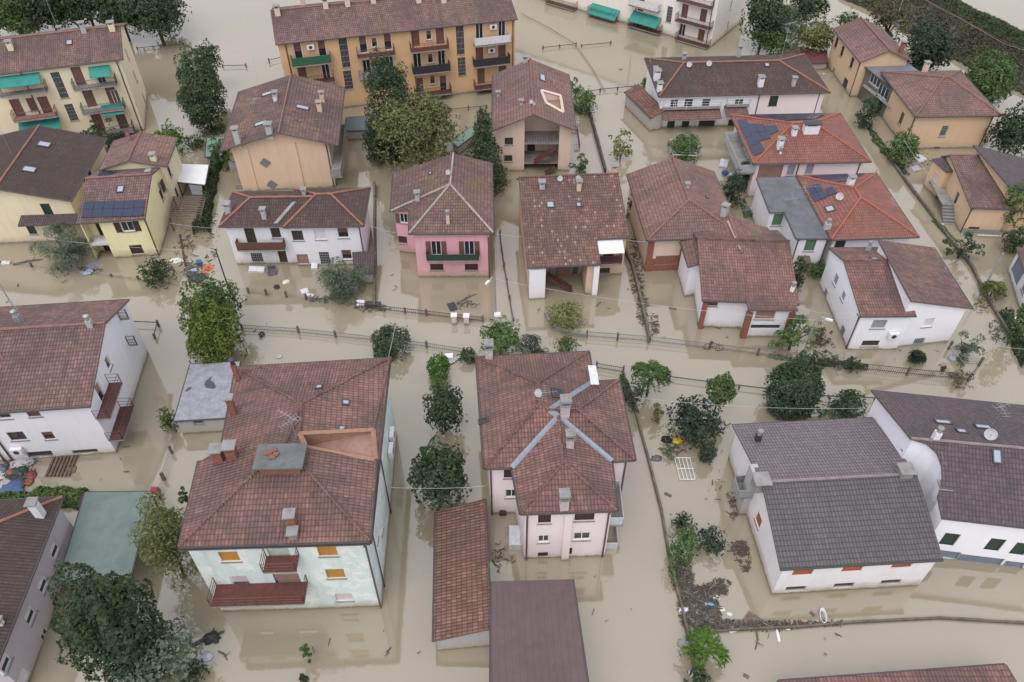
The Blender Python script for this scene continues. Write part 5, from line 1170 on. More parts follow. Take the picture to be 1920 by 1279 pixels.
def hedge(label, pts, wd, h, mat, size=.26, n=None, name='hedge'):
    P_ = [at(x, y, 0) for x, y in pts]; r = np.random.default_rng(abs(int(pts[0][0]))+7); pp = []; nn = []
    for a, b in zip(P_, P_[1:]):
        L = (b-a).length; m = int(L*h*wd*160/(size/.26)**2); t = (b-a)/L; s = V((-t.y, t.x, 0))
        f = r.random(m); ang = r.random(m)*math.pi; bump = .75+.5*np.array([MN.noise(V((x*L*.9, a.x, 3))) for x in f])
        q = np.array([tuple(a+t*L*x) for x in f]); off = np.cos(ang)*wd*.5*bump; z = np.sin(ang)*h*bump*(.5+.5*r.random(m))
        q = q+np.outer(off, np.array(s)); q[:, 2] = z; pp.append(q); nn.append(np.outer(np.cos(ang), np.array(s))+np.outer(np.sin(ang), [0, 0, 1])+r.normal(size=(m, 3))*.5)
    p = np.concatenate(pp); nn = np.concatenate(nn); base = P_[0]
    me = leaf_mesh('foliage', leaves(p-np.array([base.x, base.y, 0]), nn, size, .5, .1, r), mat)
    o = bpy.data.objects.new(name, me); COL.objects.link(o); o.location = (base.x, base.y, 0); return tag(o, label, 'hedge')
hedge('long dark hedge beside the pergola and white gazebo', [(415, 290), (398, 340), (388, 395), (378, 440)], 1.6, 1.9, L_DARK)
hedge('ragged green hedge between the trash heap and the mauve house roof', [(-10, 945), (60, 940), (110, 935), (158, 938)], 1.8, 1.3, L_MID)
hedge('thin hedge along the right street below the orange villa', [(1610, 215), (1650, 270), (1700, 330)], .9, .5, L_DARK)
hedge('dark hedge on the right street wall near the right edge', [(1885, 590), (1905, 640), (1930, 690)], 1.6, 1.2, L_DARK)
hedge('dark hedge strip under the cream apartment balconies', [(150, 262), (245, 262)], 1.5, 1.0, L_DARK)
hedge('ivy covered wall foot beside the rosy hipped house', [(1392, 380), (1405, 410)], 1.2, .8, L_MID)
hedge('ragged dark hedge on the left half of the bright white house front fence', [(1508, 679), (1560, 684), (1625, 691)], .7, .7, L_DARK, .24)
hedge('climbing plants on the wall between the palm and the central house', [(1166, 705), (1180, 755)], .8, .9, L_DARK, .24)
hedge('scrubby plants on the wall beside the orange villa', [(1640, 262), (1668, 296), (1690, 318)], 1.0, .7, L_MID, .26)
hedge('scrubby plants on the right street wall by the red roofed house', [(1752, 415), (1790, 455)], .7, .5, L_MID, .24)
hedge('low plants along the street fence between brick porch and street lamp', [(1440, 668), (1500, 678)], .7, .5, L_GREY, .22)
hedge('low plants behind the salmon house along the short dark fence', [(1066, 196), (1092, 214)], .9, .7, L_DARK, .24)
hedge('thin green growth along the dark wall by the three garden trees', [(1258, 1060), (1268, 1100)], .6, .5, L_MID, .22)
# ---------------------------------------------------------------- railway embankment and river bank, upper right
lo_ = [at(x, y, 0) for x, y in ((1380, -110), (1562, -6), (1640, 26), (1760, 98), (1832, 140), (1935, 190), (2200, 330))]; hi_ = [at(x, y, 0) for x, y in ((1560, -110), (1772, -4), (1830, 26), (1885, 52), (1925, 72), (2010, 110), (2330, 250))]
prof = [(0, -.4), (.10, .9), (.3, 1.7), (.40, 1.8), (.52, 1.8), (.60, 1.5), (.70, 1.9), (.86, 1.3), (1, -.4)]
m, nt, b = newmat('embankment_soil'); Pn = wpos(nt); cc = mix(nt, ramp(nt, noise(nt, Pn, .5, 7, .7), [(.4, 0), (.62, 1)]), (.085, .085, .055), (.06, .06, .04)); nt.links.new(cc, b.inputs['Base Color']); b.inputs['Roughness'].default_value = .95
mb = MB(); rows = []
for k in range(len(lo_)-1):
    for j in range(8):
        a = lo_[k].lerp(lo_[k+1], j/8); b_ = hi_[k].lerp(hi_[k+1], j/8); rows.append((a, b_))
def epos(a, b_, f):
    z = np.interp(f, [p[0] for p in prof], [p[1] for p in prof]); q = a.lerp(b_, f); return V((q.x, q.y, z+.35*MN.noise(q*.25)))
grid = [[epos(a, b_, f/20) for f in range(21)] for a, b_ in rows]
for i in range(len(grid)-1):
    for j in range(20): mb.face([grid[i][j], grid[i+1][j], grid[i+1][j+1], grid[i][j+1]] if (grid[i+1][j]-grid[i][j]).cross(grid[i][j+1]-grid[i][j]).z > 0 else [grid[i][j], grid[i][j+1], grid[i+1][j+1], grid[i+1][j]])
tag(mb.build('embankment', m), kind='structure')
r = np.random.default_rng(3)
for nm, lab, mat, f0, f1, n, sz in (('grass', 'tall green grass along the river side of the embankment', leafmat('bank_grass_blades', (.042, .065, .03), (.07, .098, .045), (.11, .13, .07)), .50, .97, 11000, .6), ('grass', 'dry brown weeds on the town side of the railway embankment', leafmat('dry_grass_blades', (.055, .056, .035), (.088, .086, .055), (.13, .12, .08)), .02, .62, 11000, .5)):
    ii = r.integers(0, len(rows), n); ff = f0+(f1-f0)*r.random(n); P_ = np.array([tuple(epos(rows[i][0].lerp(rows[min(i+1, len(rows)-1)][0], u), rows[i][1].lerp(rows[min(i+1, len(rows)-1)][1], u), f)) for i, f, u in zip(ii, ff, r.random(n))]); P_[:, 2] += .15
    o = bpy.data.objects.new(nm, leaf_mesh(nm, leaves(P_, r.normal(size=(n, 3))+np.array([0, 0, .8]), sz, .35, -.4, r), mat)); COL.objects.link(o); tag(o, lab, 'grass', kind='stuff')
tr = empty('railway_track', rows[10][0].lerp(rows[10][1], .46), 'rusty railway track running along the crest of the embankment', 'railway track')
for df in (.445, .475): MB().tube([epos(a, b_, df)+V((0, 0, .25)) for a, b_ in rows], .04, 4).build('rail', M_BRIRON, tr)
tag(MB().tube([epos(a, b_, .40)+V((0, 0, .6)) for a, b_ in rows], .028, 4).build('guard_rail', M_CONC), 'pale rail fence on the town side of the railway track', 'fence')

# ---------------------------------------------------------------- fences and walls standing in the water
M_FEN = plain('rusty_fence', (.10, .085, .075), .8, 0, .4, 3); M_MESH = plain('galvanised_mesh', (.22, .21, .20), .6, 0, .3, 3); M_WALLD = plain('muddy_wall', (.17, .15, .12), .95, 0, .5, 2); M_POST = plain('stone_post', (.17, .15, .13), .95, 0, .4, 3)
def fence(label, pts, h, kind='picket', post=2.4, mat=None, name=None, pw=.16, wd=.22):
    P_ = [at(x, y, 0) for x, y in pts]; root = empty(name or ('fence' if kind != 'wall' else 'garden_wall'), P_[0], label, 'fence' if kind != 'wall' else 'wall'); mb = MB(); mat = mat or (M_MESH if kind in ('mesh', 'picket') else M_WALLD); np_ = 0
    for a, b in zip(P_, P_[1:]):
        L = (b-a).length; t = (b-a)/L; s = V((-t.y, t.x, 0)); up = V((0, 0, 1))
        if kind == 'wall':
            m = max(1, int(L/1.2)); 
            for k in range(m):
                hh = h*(.85+.3*random.random()); mb.obox(a+t*L*k/m-s*wd/2-up*.5, t*(L/m+.001*(k+1)), s*wd, up*(hh+.5))
        elif kind == 'picket':
            for z in (h*.95, h*.3): mb.obox(a-s*.02+up*z, t*L, s*.04, up*.045)
            n = int(L/.17)
            for k in range(n): mb.obox(a+t*(L*k/n)-s*.011+up*(-.3), t*.024, s*.024, up*(h+.3+.06*random.random()))
        elif kind == 'mesh':
            for z in (h, h*.66, h*.33): mb.tube([a+up*z, a.lerp(b, .5)+up*(z-.04), b+up*z], .012, 3)
            n = int(L/.3)
            for k in range(n): mb.tube([a+t*L*k/n-up*.2, a+t*L*k/n+up*h], .007, 3)
        elif kind == 'rail': mb.tube([a+up*h, b+up*h], .05, 5)
        if post:
            n = max(1, round(L/post))
            for k in range(n+1):
                if np_ < 60: MB().box(a+t*L*k/n-up*.5+s*random.uniform(-.05, .05), pw, pw, h+.5+.12+.15*random.random(), math.atan2(t.y, t.x)).build('post', M_POST, root); np_ += 1
    mb.build('wall_body' if kind == 'wall' else 'panel', mat, root); return root
fence('low fence with dark posts in front of the white two storey house', [(434, 546), (500, 553), (575, 562), (610, 568)], .55, 'mesh', 2.2)
fence('iron fence with dark posts in front of the bright pink house', [(668, 576), (720, 583), (800, 592), (905, 604)], .6, 'picket', 2.6, M_FEN)
fence('thin wire fence crossing the street water above the mint house', [(455, 618), (560, 625), (700, 640), (800, 652), (870, 663)], .6, 'picket', 3.5)
fence('curved grey garden wall around the olive green shrub', [(1022, 590), (1036, 618), (1060, 627), (1100, 633)], .55, 'wall', 0, M_CONC)
fence('long grey fence along the street from the olive shrub to the street lamp', [(1100, 633), (1215, 642), (1330, 655), (1420, 666), (1500, 676)], .75, 'picket', 3.6)
fence('iron picket fence along the front of the bright white house garden', [(1505, 682), (1600, 693), (1700, 704), (1815, 715)], .85, 'picket', 4.2, M_FEN)
fence('wire fence closing the right side of the bright white house garden', [(1778, 655), (1802, 686), (1835, 686), (1816, 714)], .9, 'mesh', 2.0, M_FEN)
fence('muddy wall with flood debris running down beside the rosy hipped house', [(1150, 430), (1185, 500), (1200, 560), (1218, 640)], .5, 'wall', 0)
fence('dark wall with wire running down the right side of the central house', [(1168, 700), (1190, 770), (1215, 860), (1240, 960), (1256, 1055), (1275, 1130), (1290, 1195), (1303, 1270)], .3, 'wall', 0, wd=.16)
fence('low wall along the debris line at the lower right', [(1292, 1188), (1400, 1181), (1480, 1178), (1600, 1168), (1760, 1160), (1925, 1170)], .22, 'wall', 0, wd=.14)
fence('sunken wire fence between the palm and the two dense evergreens', [(1255, 712), (1330, 722), (1440, 735), (1535, 748), (1640, 752)], .4, 'rail', 3.2, M_FEN)
fence('thin iron fence behind the central house beside the palm', [(1118, 692), (1168, 700)], .7, 'picket', 2.5, M_FEN)
fence('hedge topped wall along the right street', [(1650, 275), (1700, 345), (1780, 450), (1820, 500), (1850, 560), (1900, 645)], .35, 'wall', 0)
fence('dark garden wall right of the salmon house', [(1102, 205), (1118, 262), (1135, 325)], .7, 'wall', 0, M_IRON)
fence('short dark fence by the flowering shrub behind the salmon house', [(1070, 182), (1095, 178), (1125, 172), (1190, 166)], .35, 'rail', 2.5, M_FEN)
fence('sunken railing in the open water below the white apartment block', [(978, 28), (1030, 55), (1078, 85), (1110, 130), (1135, 175)], .22, 'rail', 0, M_MESH)
fence('dark railing crossing the open water below the white apartment block', [(1018, 93), (1080, 86)], .3, 'rail', 3, M_FEN)
fence('short dark railing right of the crossing railing', [(1090, 88), (1145, 83)], .25, 'rail', 3, M_FEN)
fence('muddy wall beside the olive trees along the left street', [(0, 492), (60, 500), (160, 512), (260, 525), (350, 538)], .25, 'mesh', 3)
fence('tall dark pole fence between the pink house and the speckled roof house', [(937, 440), (945, 500), (955, 560), (962, 602)], .3, 'rail', 2.4, M_FEN)
fence('brown garden wall left of the bright pink house', [(703, 350), (703, 420), (704, 500), (702, 578)], .6, 'wall', 0, M_WALLD)
fence('thin wire fence left of the grey garage', [(330, 810), (322, 850), (308, 900), (302, 935)], .7, 'mesh', 2.2)
fence('sunken wire fence beside the left white house', [(250, 610), (298, 612), (292, 635)], .5, 'rail', 2.5, M_FEN)
fence('short sunken rail left of the column shaped tree', [(258, 93), (345, 85), (348, 102)], .25, 'rail', 3, M_FEN)
fence('short sunken rail right of the column shaped tree', [(418, 127), (462, 126)], .3, 'rail', 2.5, M_FEN)
fence('sunken rail at the left end of the orange apartment block', [(505, 118), (530, 112)], .4, 'rail', 2.5, M_FEN)
fence('garden fence on the far bank of the right street near the fallen pole', [(1830, 445), (1890, 448)], .3, 'rail', 0, M_WHITE)
fence('wire fence beside the orange apartment forecourt', [(845, 210), (912, 204)], .4, 'rail', 3, M_FEN)
def pillars(px, py, lab):
    t = empty('gate_pillar', at(px, py, 0), lab, 'gate pillar', 'pale pink gate pillars before the pink house'); p = at(px, py, 0)
    MB().box(p-V((0, 0, .5)), .42, .42, 1.45, 0).build('shaft', W_PALEP, t); MB().box(p+V((0, 0, .95)), .56, .56, .10, 0).box(p+V((0, 0, 1.05)), .4, .4, .06, 0).build('cap', M_WHITE, t)
pillars(852, 606, 'left pale pink gate pillar with white cap before the bright pink house'); pillars(875, 607, 'right pale pink gate pillar with white cap before the bright pink house'); pillars(933, 605, 'small white capped gate pillar above the magnolia')
def box_thing(name, lab, cat, px, py, sx, sy, sz, col, ang=0, tilt=0.12, z=-.15, mat=None, lid=None):
    p = at(px, py, 0); mb = MB(); mb.box(V((0, 0, 0)), sx, sy, sz, 0); M = mat or plain(name+'_%d_%d' % (px, py), col, .6); o = None
    t = empty(name, (p.x, p.y, z), lab, cat); t.rotation_euler = (tilt, tilt*.6, ang); t['_w'] = (0, 0, 0); t.location = (p.x, p.y, z)
    # softened box: chamfered top rim
    b = MB(); h = sz; c = min(sx, sy, sz)*.12
    lo = [V((x*sx/2, y*sy/2, 0)) for x, y in ((-1, -1), (1, -1), (1, 1), (-1, 1))]; mid = [v+V((0, 0, h-c)) for v in lo]; tp = [V((v.x-math.copysign(c, v.x), v.y-math.copysign(c, v.y), h)) for v in lo]
    b.hexa(lo, mid); b.hexa(mid, tp); b.build('body', M, t)
    MB().obox(V((-sx*.42, -sy*.42, h-.01)), V((sx*.84*.56, 0, 0)), V((0, sy*.84, 0)), V((0, 0, .035))).build('lid', lid or M, t)
    return t
def plank(lab, a, b, r=.09, mat=None, name='plank', cat='plank', flat=True):
    A, B = at(*a, 0), at(*b, 0); t = (B-A); s = V((-t.y, t.x, 0)).normalized(); mb = MB()
    if flat: mb.obox(A-s*r-V((0, 0, .05)), t, s*2*r, V((0, 0, .12)))
    else: mb.tube([A+V((0, 0, .02)), A.lerp(B, .5)+s*.12+V((0, 0, .1)), B+V((0, 0, .05))], r, 6, 0, r*.5); mb.tube([A.lerp(B, .6), A.lerp(B, .75)+s*.5+V((0, 0, .15))], r*.5, 5, 0, r*.2)
    return tag(mb.build(name, mat or M_WOOD, None, A), lab, cat)
def sack(name, lab, cat, px, py, rx, rz, col, z=0):
    p = at(px, py, 0); mb = MB(); n = 18
    rz *= .75; prof_ = [(rx*.5, -.15), (rx*.9, 0), (rx, rz*.2), (rx*.95, rz*.45), (rx*.75, rz*.7), (rx*.5, rz*.88), (rx*.2, rz)]
    mb.lathe(p, prof_, n); 
    for i, v in enumerate(mb.v): d = v-p; k = 1+.45*MN.noise(v*2.2)+.4*MN.noise(v*6.5); mb.v[i] = p+V((d.x*k, d.y*k*.8, d.z*(1+.6*MN.noise(v*4+V((9, 0, 0))))+z))
    return tag(mb.build(name, plain('%s_%d' % (name, px), col, .45), None, p, smooth=True), lab, cat)
box_thing('water_heater', 'long white cylinder shaped appliance floating before the white two storey house', 'appliance', 482, 507, 1.5, .65, .45, (.75, .75, .76), .05)
sofa = box_thing('armchair', 'dark grey armchair drifting right of the long white appliance', 'armchair', 510, 511, .8, .95, .35, (.13, .12, .13), .25); MB().box(V((0, .42, .3)), .8, .2, .45, 0).box(V((-.36, 0, .3)), .14, .7, .2, 0).box(V((.36, 0, .3)), .14, .7, .2, 0).build('backrest', plain('grey_upholstery', (.15, .14, .15), .9), sofa)
box_thing('fridge', 'small white fridge by the white two storey house wall', 'fridge', 590, 500, .6, .9, .5, (.8, .8, .82), .1)
box_thing('crate', 'white crate floating on the water left of the silvery olive tree', 'crate', 571, 546, .7, .6, .25, (.75, .74, .70), .5); box_thing('crate', 'white crate nearest the low dark post fence', 'crate', 580, 554, .8, .5, .22, (.7, .7, .68), -.2)
sack('bag', 'pale sack floating above the low dark post fence', 'bag', 536, 530, .4, .3, (.7, .68, .62)); sack('bag', 'small black sack left of the pale sack', 'bag', 520, 539, .35, .22, (.03, .03, .03))
box_thing('container', 'dark grey bin lid floating before the bright pink house', 'bin', 848, 576, .7, 1.0, .3, (.05, .055, .065), .4); plank('bare branch floating right of the dark bin lid', (858, 570), (893, 552), .1, M_WOOD, 'branch', 'branch', False)
plank('shorter bare branch below the dark bin lid', (862, 572), (885, 566), .08, M_WOOD, 'branch', 'branch', False)
box_thing('box', 'white box part floating at the fence end by the olive tree', 'box', 676, 572, .75, .6, .6, (.75, .76, .8), .1); box_thing('machine', 'dark machine half sunk beside the white box part', 'machine', 700, 573, 1.4, .5, .5, (.05, .05, .055), .1)
box_thing('board', 'large orange board in the debris below the yellow house', 'board', 389, 508, 1.0, 1.7, .18, (.55, .16, .07), .1); box_thing('bin', 'blue bin stuck in the debris below the yellow house', 'bin', 373, 494, .5, .5, .5, (.07, .14, .28), .3)
box_thing('bin', 'pale blue tub in the debris pile below the yellow house', 'bin', 364, 509, .6, .5, .35, (.35, .45, .6), .7); sack('bag', 'dark sack under the orange board', 'bag', 372, 522, .8, .4, (.05, .05, .055)); sack('bag', 'smaller dark sack at the left of the debris below the yellow house', 'bag', 358, 515, .5, .35, (.07, .07, .06))
sack('sheet', 'white plastic sheet floating between the yellow house and the debris', 'sheet', 331, 489, .6, .2, (.75, .74, .72)); box_thing('table', 'grey table top adrift right of the grey olive tree', 'table', 175, 500, 1.4, 1.0, .2, (.25, .25, .28), .5); sack('bag', 'blue grey sack at the grey table top', 'bag', 164, 511, .6, .35, (.3, .36, .45))
box_thing('container', 'white canister at the left street fence', 'container', 12, 494, .8, .4, .35, (.7, .7, .7), .1); plank('dark branch left of the grey olive tree', (25, 497), (80, 487), .12, M_WOOD, 'branch', 'branch', False)
plank('rusty timber leaning in the garden right of the yellow house', (338, 440), (348, 500), .09, M_BRFLOOR); plank('short grey timber leaning beside the rusty timber', (350, 445), (362, 470), .08)
# trash heap, lower left of the left white house
HEAP = [('tub', 'blue paddling tub in the trash heap', 24, 915, .9, .35, (.08, .13, .27)), ('bag', 'bright red plastic bag in the trash heap', 22, 886, .45, .3, (.32, .08, .055)), ('bag', 'red plastic bag at the right of the trash heap', 58, 893, .5, .3, (.22, .06, .055)), ('bag', 'red orange bag lowest in the trash heap', 53, 905, .45, .25, (.28, .08, .06)),
        ('bag', 'pale grey sheet on top of the trash heap', 40, 868, .9, .3, (.45, .43, .45)), ('bag', 'white bag at the left frame edge in the trash heap', 2, 893, .5, .3, (.5, .52, .54)), ('bag', 'dark green bag in the middle of the trash heap', 36, 884, .7, .35, (.03, .06, .04)), ('bag', 'black bag under the red bag of the trash heap', 26, 896, .7, .25, (.035, .035, .035)), ('bag', 'white bag beside the blue paddling tub', 10, 908, .55, .3, (.45, .44, .42)), ('bag', 'blue bag at the left edge of the trash heap', 4, 882, .45, .25, (.12, .15, .25))]
for nm, lab, x, y, rx, rz, c in HEAP: sack(nm, lab, 'bag' if nm == 'bag' else 'tub', x, y, rx, rz, c)
pal = empty('pallet', at(114, 874, 0), 'brown wooden pallet floating below the left white house', 'pallet'); p = at(117, 874, 0)
for k in range(7): MB().box(p+V((-.85+k*.28, 0, .1)), .16, 2.1, .06, .06).build('slat', M_WOOD if k % 2 else plain('brown_timber', (.16, .08, .055), .8), pal)
for k in (-.8, 0, .8): MB().box(p+V((0, k, -.05)), 1.9, .12, .14, .06).build('beam', M_WOOD, pal)
box_thing('crate', 'small dark crate right of the wooden pallet', 'crate', 135, 882, .6, .6, .25, (.1, .1, .095), .3, mat=M_WOOD); box_thing('box', 'dark red box at the upper right corner of the carport', 'box', 292, 926, .55, .6, .7, (.35, .05, .07), 0, 0)
# right garden and debris corner
tb = empty('frame_table', at(1284, 880, 0), 'white metal frame floating in the right garden', 'metal frame'); p = at(1285, 880, 0); mb = MB(); Lx, Ly = 1.15, 2.0
for k in range(5): mb.tube([p+V((-Lx/2+Lx*k/4, -Ly/2, .12)), p+V((-Lx/2+Lx*k/4-.1, Ly/2, .12))], .03, 4)
for k in range(3): mb.tube([p+V((-Lx/2, -Ly/2+Ly*k/2, .12)), p+V((Lx/2, -Ly/2+Ly*k/2, .12))], .035, 4)
mb.build('frame', M_WHITE, tb)
sack('bag', 'black refuse sack in the right garden', 'bag', 1249, 826, .42, .5, (.02, .022, .03)); sack('bag', 'yellow sack beside the black refuse sack', 'bag', 1269, 828, .45, .3, (.55, .42, .02)); sack('bag', 'grey sack left of the straggly shrub', 'bag', 1231, 860, .4, .25, (.12, .12, .11))
bt = empty('bathtub', at(1542, 1157, 0), 'white bathtub floating in front of the barn', 'bathtub'); p = at(1542, 1157, 0); mb = MB(); n = 20
def ring(a, b, z): return [p+V((.06*math.sin(t)+a*.8*math.cos(t)*(1 if abs(math.cos(t)) < .8 else .95), b*.8*math.sin(t), z)) for t in [2*math.pi*k/n for k in range(n)]]
R_ = [ring(.24, .55, -.1), ring(.30, .66, .25), ring(.26, .61, .25), ring(.20, .52, .02)]
for u_, v_ in zip(R_, R_[1:]):
    for k in range(n): mb.face([u_[k], u_[(k+1) % n], v_[(k+1) % n], v_[k]])
mb.face(list(R_[3]), 1); mb.build('shell', [M_WHITE, M_CONC], bt)
for lab, a, b, r_ in (('dark plank left of the floating bathtub', (1519, 1148), (1527, 1155), .1), ('dark plank below the floating bathtub', (1538, 1171), (1550, 1174), .1), ('dark log floating near the bottom right roof', (1394, 1265), (1404, 1271), .1), ('dark plank in the water left of the barn', (1246, 925), (1259, 931), .1), ('grey plank near the speckled roof house', (1118, 575), (1126, 567), .07), ('pale plank in the water right of the muddy wall', (1255, 578), (1268, 580), .12)): plank(lab, a, b, r_)
plank('dark log drifting right of the bottom left trees', (360, 1212), (420, 1185), .16, M_IRON, 'log', 'log', False); sack('bag', 'dark bundle on the drifting log', 'bag', 399, 1196, .6, .4, (.03, .03, .03)); sack('bag', 'pale blue bag beside the bottom left trees', 'bag', 388, 1232, .4, .3, (.5, .53, .6)); plank('twig tangle right of the pale blue bag', (410, 1222), (426, 1238), .07, M_WOOD, 'branch', 'branch', False)
DEB = [('plate', 'white round lid in the debris corner', 1315, 1132, .3, .1, (.8, .8, .8)), ('tub', 'blue tub in the debris corner', 1329, 1136, .42, .18, (.2, .4, .55)), ('canister', 'white canister at the wall in the debris corner', 1284, 1146, .35, .3, (.75, .76, .85)), ('bag', 'pale blue bag in the debris corner', 1306, 1151, .35, .2, (.4, .48, .55)), ('bag', 'white foam piece right in the debris corner', 1350, 1142, .25, .15, (.75, .75, .72)), ('bag', 'white foam piece floating alone right of the debris corner', 1367, 1152, .22, .12, (.7, .7, .66)), ('bag', 'grey bundle at the top of the debris corner', 1341, 1121, .35, .2, (.5, .48, .46)), ('bag', 'white bundle on the low debris line', 1371, 1178, .4, .15, (.55, .55, .58)), ('bag', 'pale bundle at the wall below the bamboo like plant', 1302, 1263, .35, .2, (.7, .72, .75)), ('bag', 'white scrap on the low wall of the debris line', 1476, 1176, .2, .12, (.75, .75, .75)), ('bag', 'pale stone like lump at the wall beside the debris corner', 1282, 1208, .4, .5, (.35, .34, .33))]
for nm, lab, x, y, rx, rz, c in DEB: sack(nm, lab, nm, x, y, rx, rz, c)
plank('orange board in the debris corner', (1303, 1127), (1299, 1143), .22, plain('orange_board', (.40, .13, .05), .7), 'board', 'board'); plank('large grey door panel drifting by the debris line', (1398, 1154), (1424, 1172), .42, M_WOOD, 'door_panel', 'panel'); plank('red strip in the debris corner', (1292, 1150), (1290, 1167), .06, plain('red_strip', (.35, .06, .06), .6)); plank('dark beam across the debris corner', (1308, 1124), (1362, 1099), .14); plank('grey beam above the dark beam', (1305, 1116), (1332, 1096), .12)
plank('white post leaning over the low debris wall', (1456, 1180), (1461, 1204), .08, M_WHITE, 'post', 'post'); plank('dark branch hanging over the low debris wall', (1418, 1182), (1416, 1218), .07, M_WOOD, 'branch', 'branch', False); plank('white pipe beside the grey door panel', (1396, 1166), (1402, 1180), .05, M_WHITE, 'pipe', 'pipe')
def litter(lab, spots, seed, cols=(M_WOOD,)):
    """countless twigs, reeds and scraps drifted together"""
    r = random.Random(seed); mb = MB()
    for px, py, rx, ry, n in spots:
        for _ in range(n):
            a = r.random()*6.283; d = r.random()**.6; p = at(px+rx*d*math.cos(a), py+ry*d*math.sin(a), 0); g = r.random()*6.283; L = r.uniform(.1, .55); t = V((math.cos(g), math.sin(g), r.uniform(-.1, .25)))*L; s = V((-t.y, t.x, 0))*r.uniform(.05, .16)
            z = V((0, 0, r.uniform(.0, .14))); k = r.randrange(len(cols)) if r.random() < .3 else 0
            mb.obox(p+z-t/2-s/2, t, s, V((0, 0, r.uniform(.02, .08))), k)
    return tag(mb.build('debris', list(cols)), lab, 'debris', kind='stuff')
M_REED = plain('wet_reeds', (.115, .098, .08), .95, 0, .5, 3); M_SCRAP = plain('grey_scraps', (.21, .20, .19), .7); M_SCRB = plain('blue_scraps', (.16, .19, .23), .6); M_SCRR = plain('red_scraps', (.17, .09, .075), .7)
litter('drifted reeds and scraps filling the debris corner', [(1315, 1145, 36, 34, 900), (1288, 1120, 14, 60, 420), (1272, 1075, 12, 36, 160), (1330, 1110, 34, 12, 200), (1360, 1172, 38, 9, 220), (1420, 1174, 60, 7, 200), (1350, 1098, 20, 12, 60), (1470, 1172, 40, 5, 90), (1540, 1170, 50, 4, 50)], 4, (M_REED, M_SCRAP, M_SCRB, M_WOOD, M_SCRR))
litter('drifted twigs along the wall beside the rosy hipped house', [(1195, 520, 14, 40, 160), (1190, 470, 10, 30, 60), (1205, 580, 10, 30, 120), (1225, 610, 12, 20, 60), (1160, 440, 10, 14, 30)], 5, (M_REED, M_WOOD))
litter('dark flotsam gathered at the left wall of the barn', [(1385, 1030, 16, 16, 70), (1375, 955, 10, 22, 30), (1395, 1050, 14, 30, 60), (1368, 935, 8, 10, 16)], 6, (M_REED, M_WOOD))
litter('flotsam around the orange board and trash below the yellow house', [(370, 512, 30, 22, 130), (350, 470, 24, 40, 70), (170, 508, 24, 8, 40), (395, 440, 16, 50, 60)], 8, (M_REED, M_SCRAP, M_SCRB, M_WOOD))
litter('loose trash scraps around the blue paddling tub', [(28, 890, 38, 28, 240), (40, 868, 34, 10, 80)], 9, (M_REED, M_SCRAP, M_SCRB, M_SCRR, M_GREENP))
litter('flotsam along the iron fence before the bright pink house', [(700, 578, 34, 7, 70), (600, 562, 30, 5, 40), (870, 572, 30, 8, 30)], 10, (M_REED, M_WOOD, M_SCRAP))
litter('twigs around the frame and sacks in the right garden', [(1262, 838, 26, 16, 60), (1345, 800, 20, 16, 50), (1340, 900, 60, 40, 10)], 11, (M_REED, M_WOOD))
litter('twigs and cuttings under the brick porch', [(1335, 607, 30, 10, 80), (1540, 650, 24, 14, 40)], 12, (M_REED, M_WOOD, M_SCRAP))
litter('scraps around the central pink house steps', [(935, 1045, 14, 30, 30), (955, 1052, 12, 8, 8)], 13, (M_REED, M_SCRAP))
litter('sparse specks of flotsam adrift over the open floodwater', [(640, 540, 120, 40, 6), (1100, 560, 160, 40, 7), (1300, 880, 120, 100, 10), (700, 1180, 200, 80, 6), (1150, 1150, 90, 100, 4), (1600, 1200, 250, 50, 7), (1250, 180, 200, 60, 5), (480, 620, 80, 40, 3), (230, 870, 90, 40, 4), (1700, 680, 120, 30, 6), (1330, 620, 160, 20, 7), (100, 540, 120, 40, 4)], 21, (M_REED, M_WOOD, M_SCRAP))
litter('scraps along the right street and gardens', [(1720, 300, 30, 18, 60), (1840, 570, 16, 26, 40), (1870, 620, 16, 26, 40), (1330, 330, 40, 14, 10), (1385, 320, 8, 12, 14)], 14, (M_REED, M_SCRAP, M_WOOD))
plank('fallen shutter lying against the brick porch', (1322, 602), (1345, 596), .45, S_PINKS, 'shutter_panel', 'panel'); plank('pale slatted panel leaning in the brick porch', (1345, 602), (1375, 598), .5, M_CONC, 'slatted_panel', 'panel')
bk = empty('bicycle', at(1336, 660, 0), 'bicycle caught on the long grey street fence', 'bicycle'); p = at(1336, 658, 0)
for dx in (-.5, .5):
    mb = MB(); c = p+V((dx, -dx*.2, .45)); mb.tube([c+V((math.cos(k*.524)*.33, 0, math.sin(k*.524)*.33)) for k in range(13)], .03, 5); mb.build('wheel', M_IRON, bk)
MB().tube([p+V((-.5, .1, .45)), p+V((-.1, 0, .5)), p+V((.4, -.08, .95)), p+V((.5, -.1, .45))], .03, 5).tube([p+V((-.1, 0, .5)), p+V((-.2, .03, 1.0)), p+V((.38, -.07, .85))], .03, 5).build('frame', M_BRIRON, bk); MB().box(p+V((-.22, .03, 1.0)), .28, .14, .07).build('saddle', M_IRON, bk)
fr = empty('crate', at(848, 676, 0), 'broken white frame with slats by the low dark hedge', 'frame'); p = at(850, 682, 0)
for k in range(4): MB().box(p+V((-.3+k*.22, -.1+k*.24, .12)), 1.1, .12, .06, .6).build('slat', M_WHITE, fr)
MB().box(p+V((-.4, .65, -.1)), .7, .55, .45, .1).build('box_body', M_WHITE, fr)
wc = box_thing('tank', 'two white metal sheds roofs left of the central pink house', 'tank', 966, 1012, .9, 1.6, .9, (.6, .62, .66), 0, 0); wc['label'] = 'pair of pale metal tanks at the left wall of the central house'
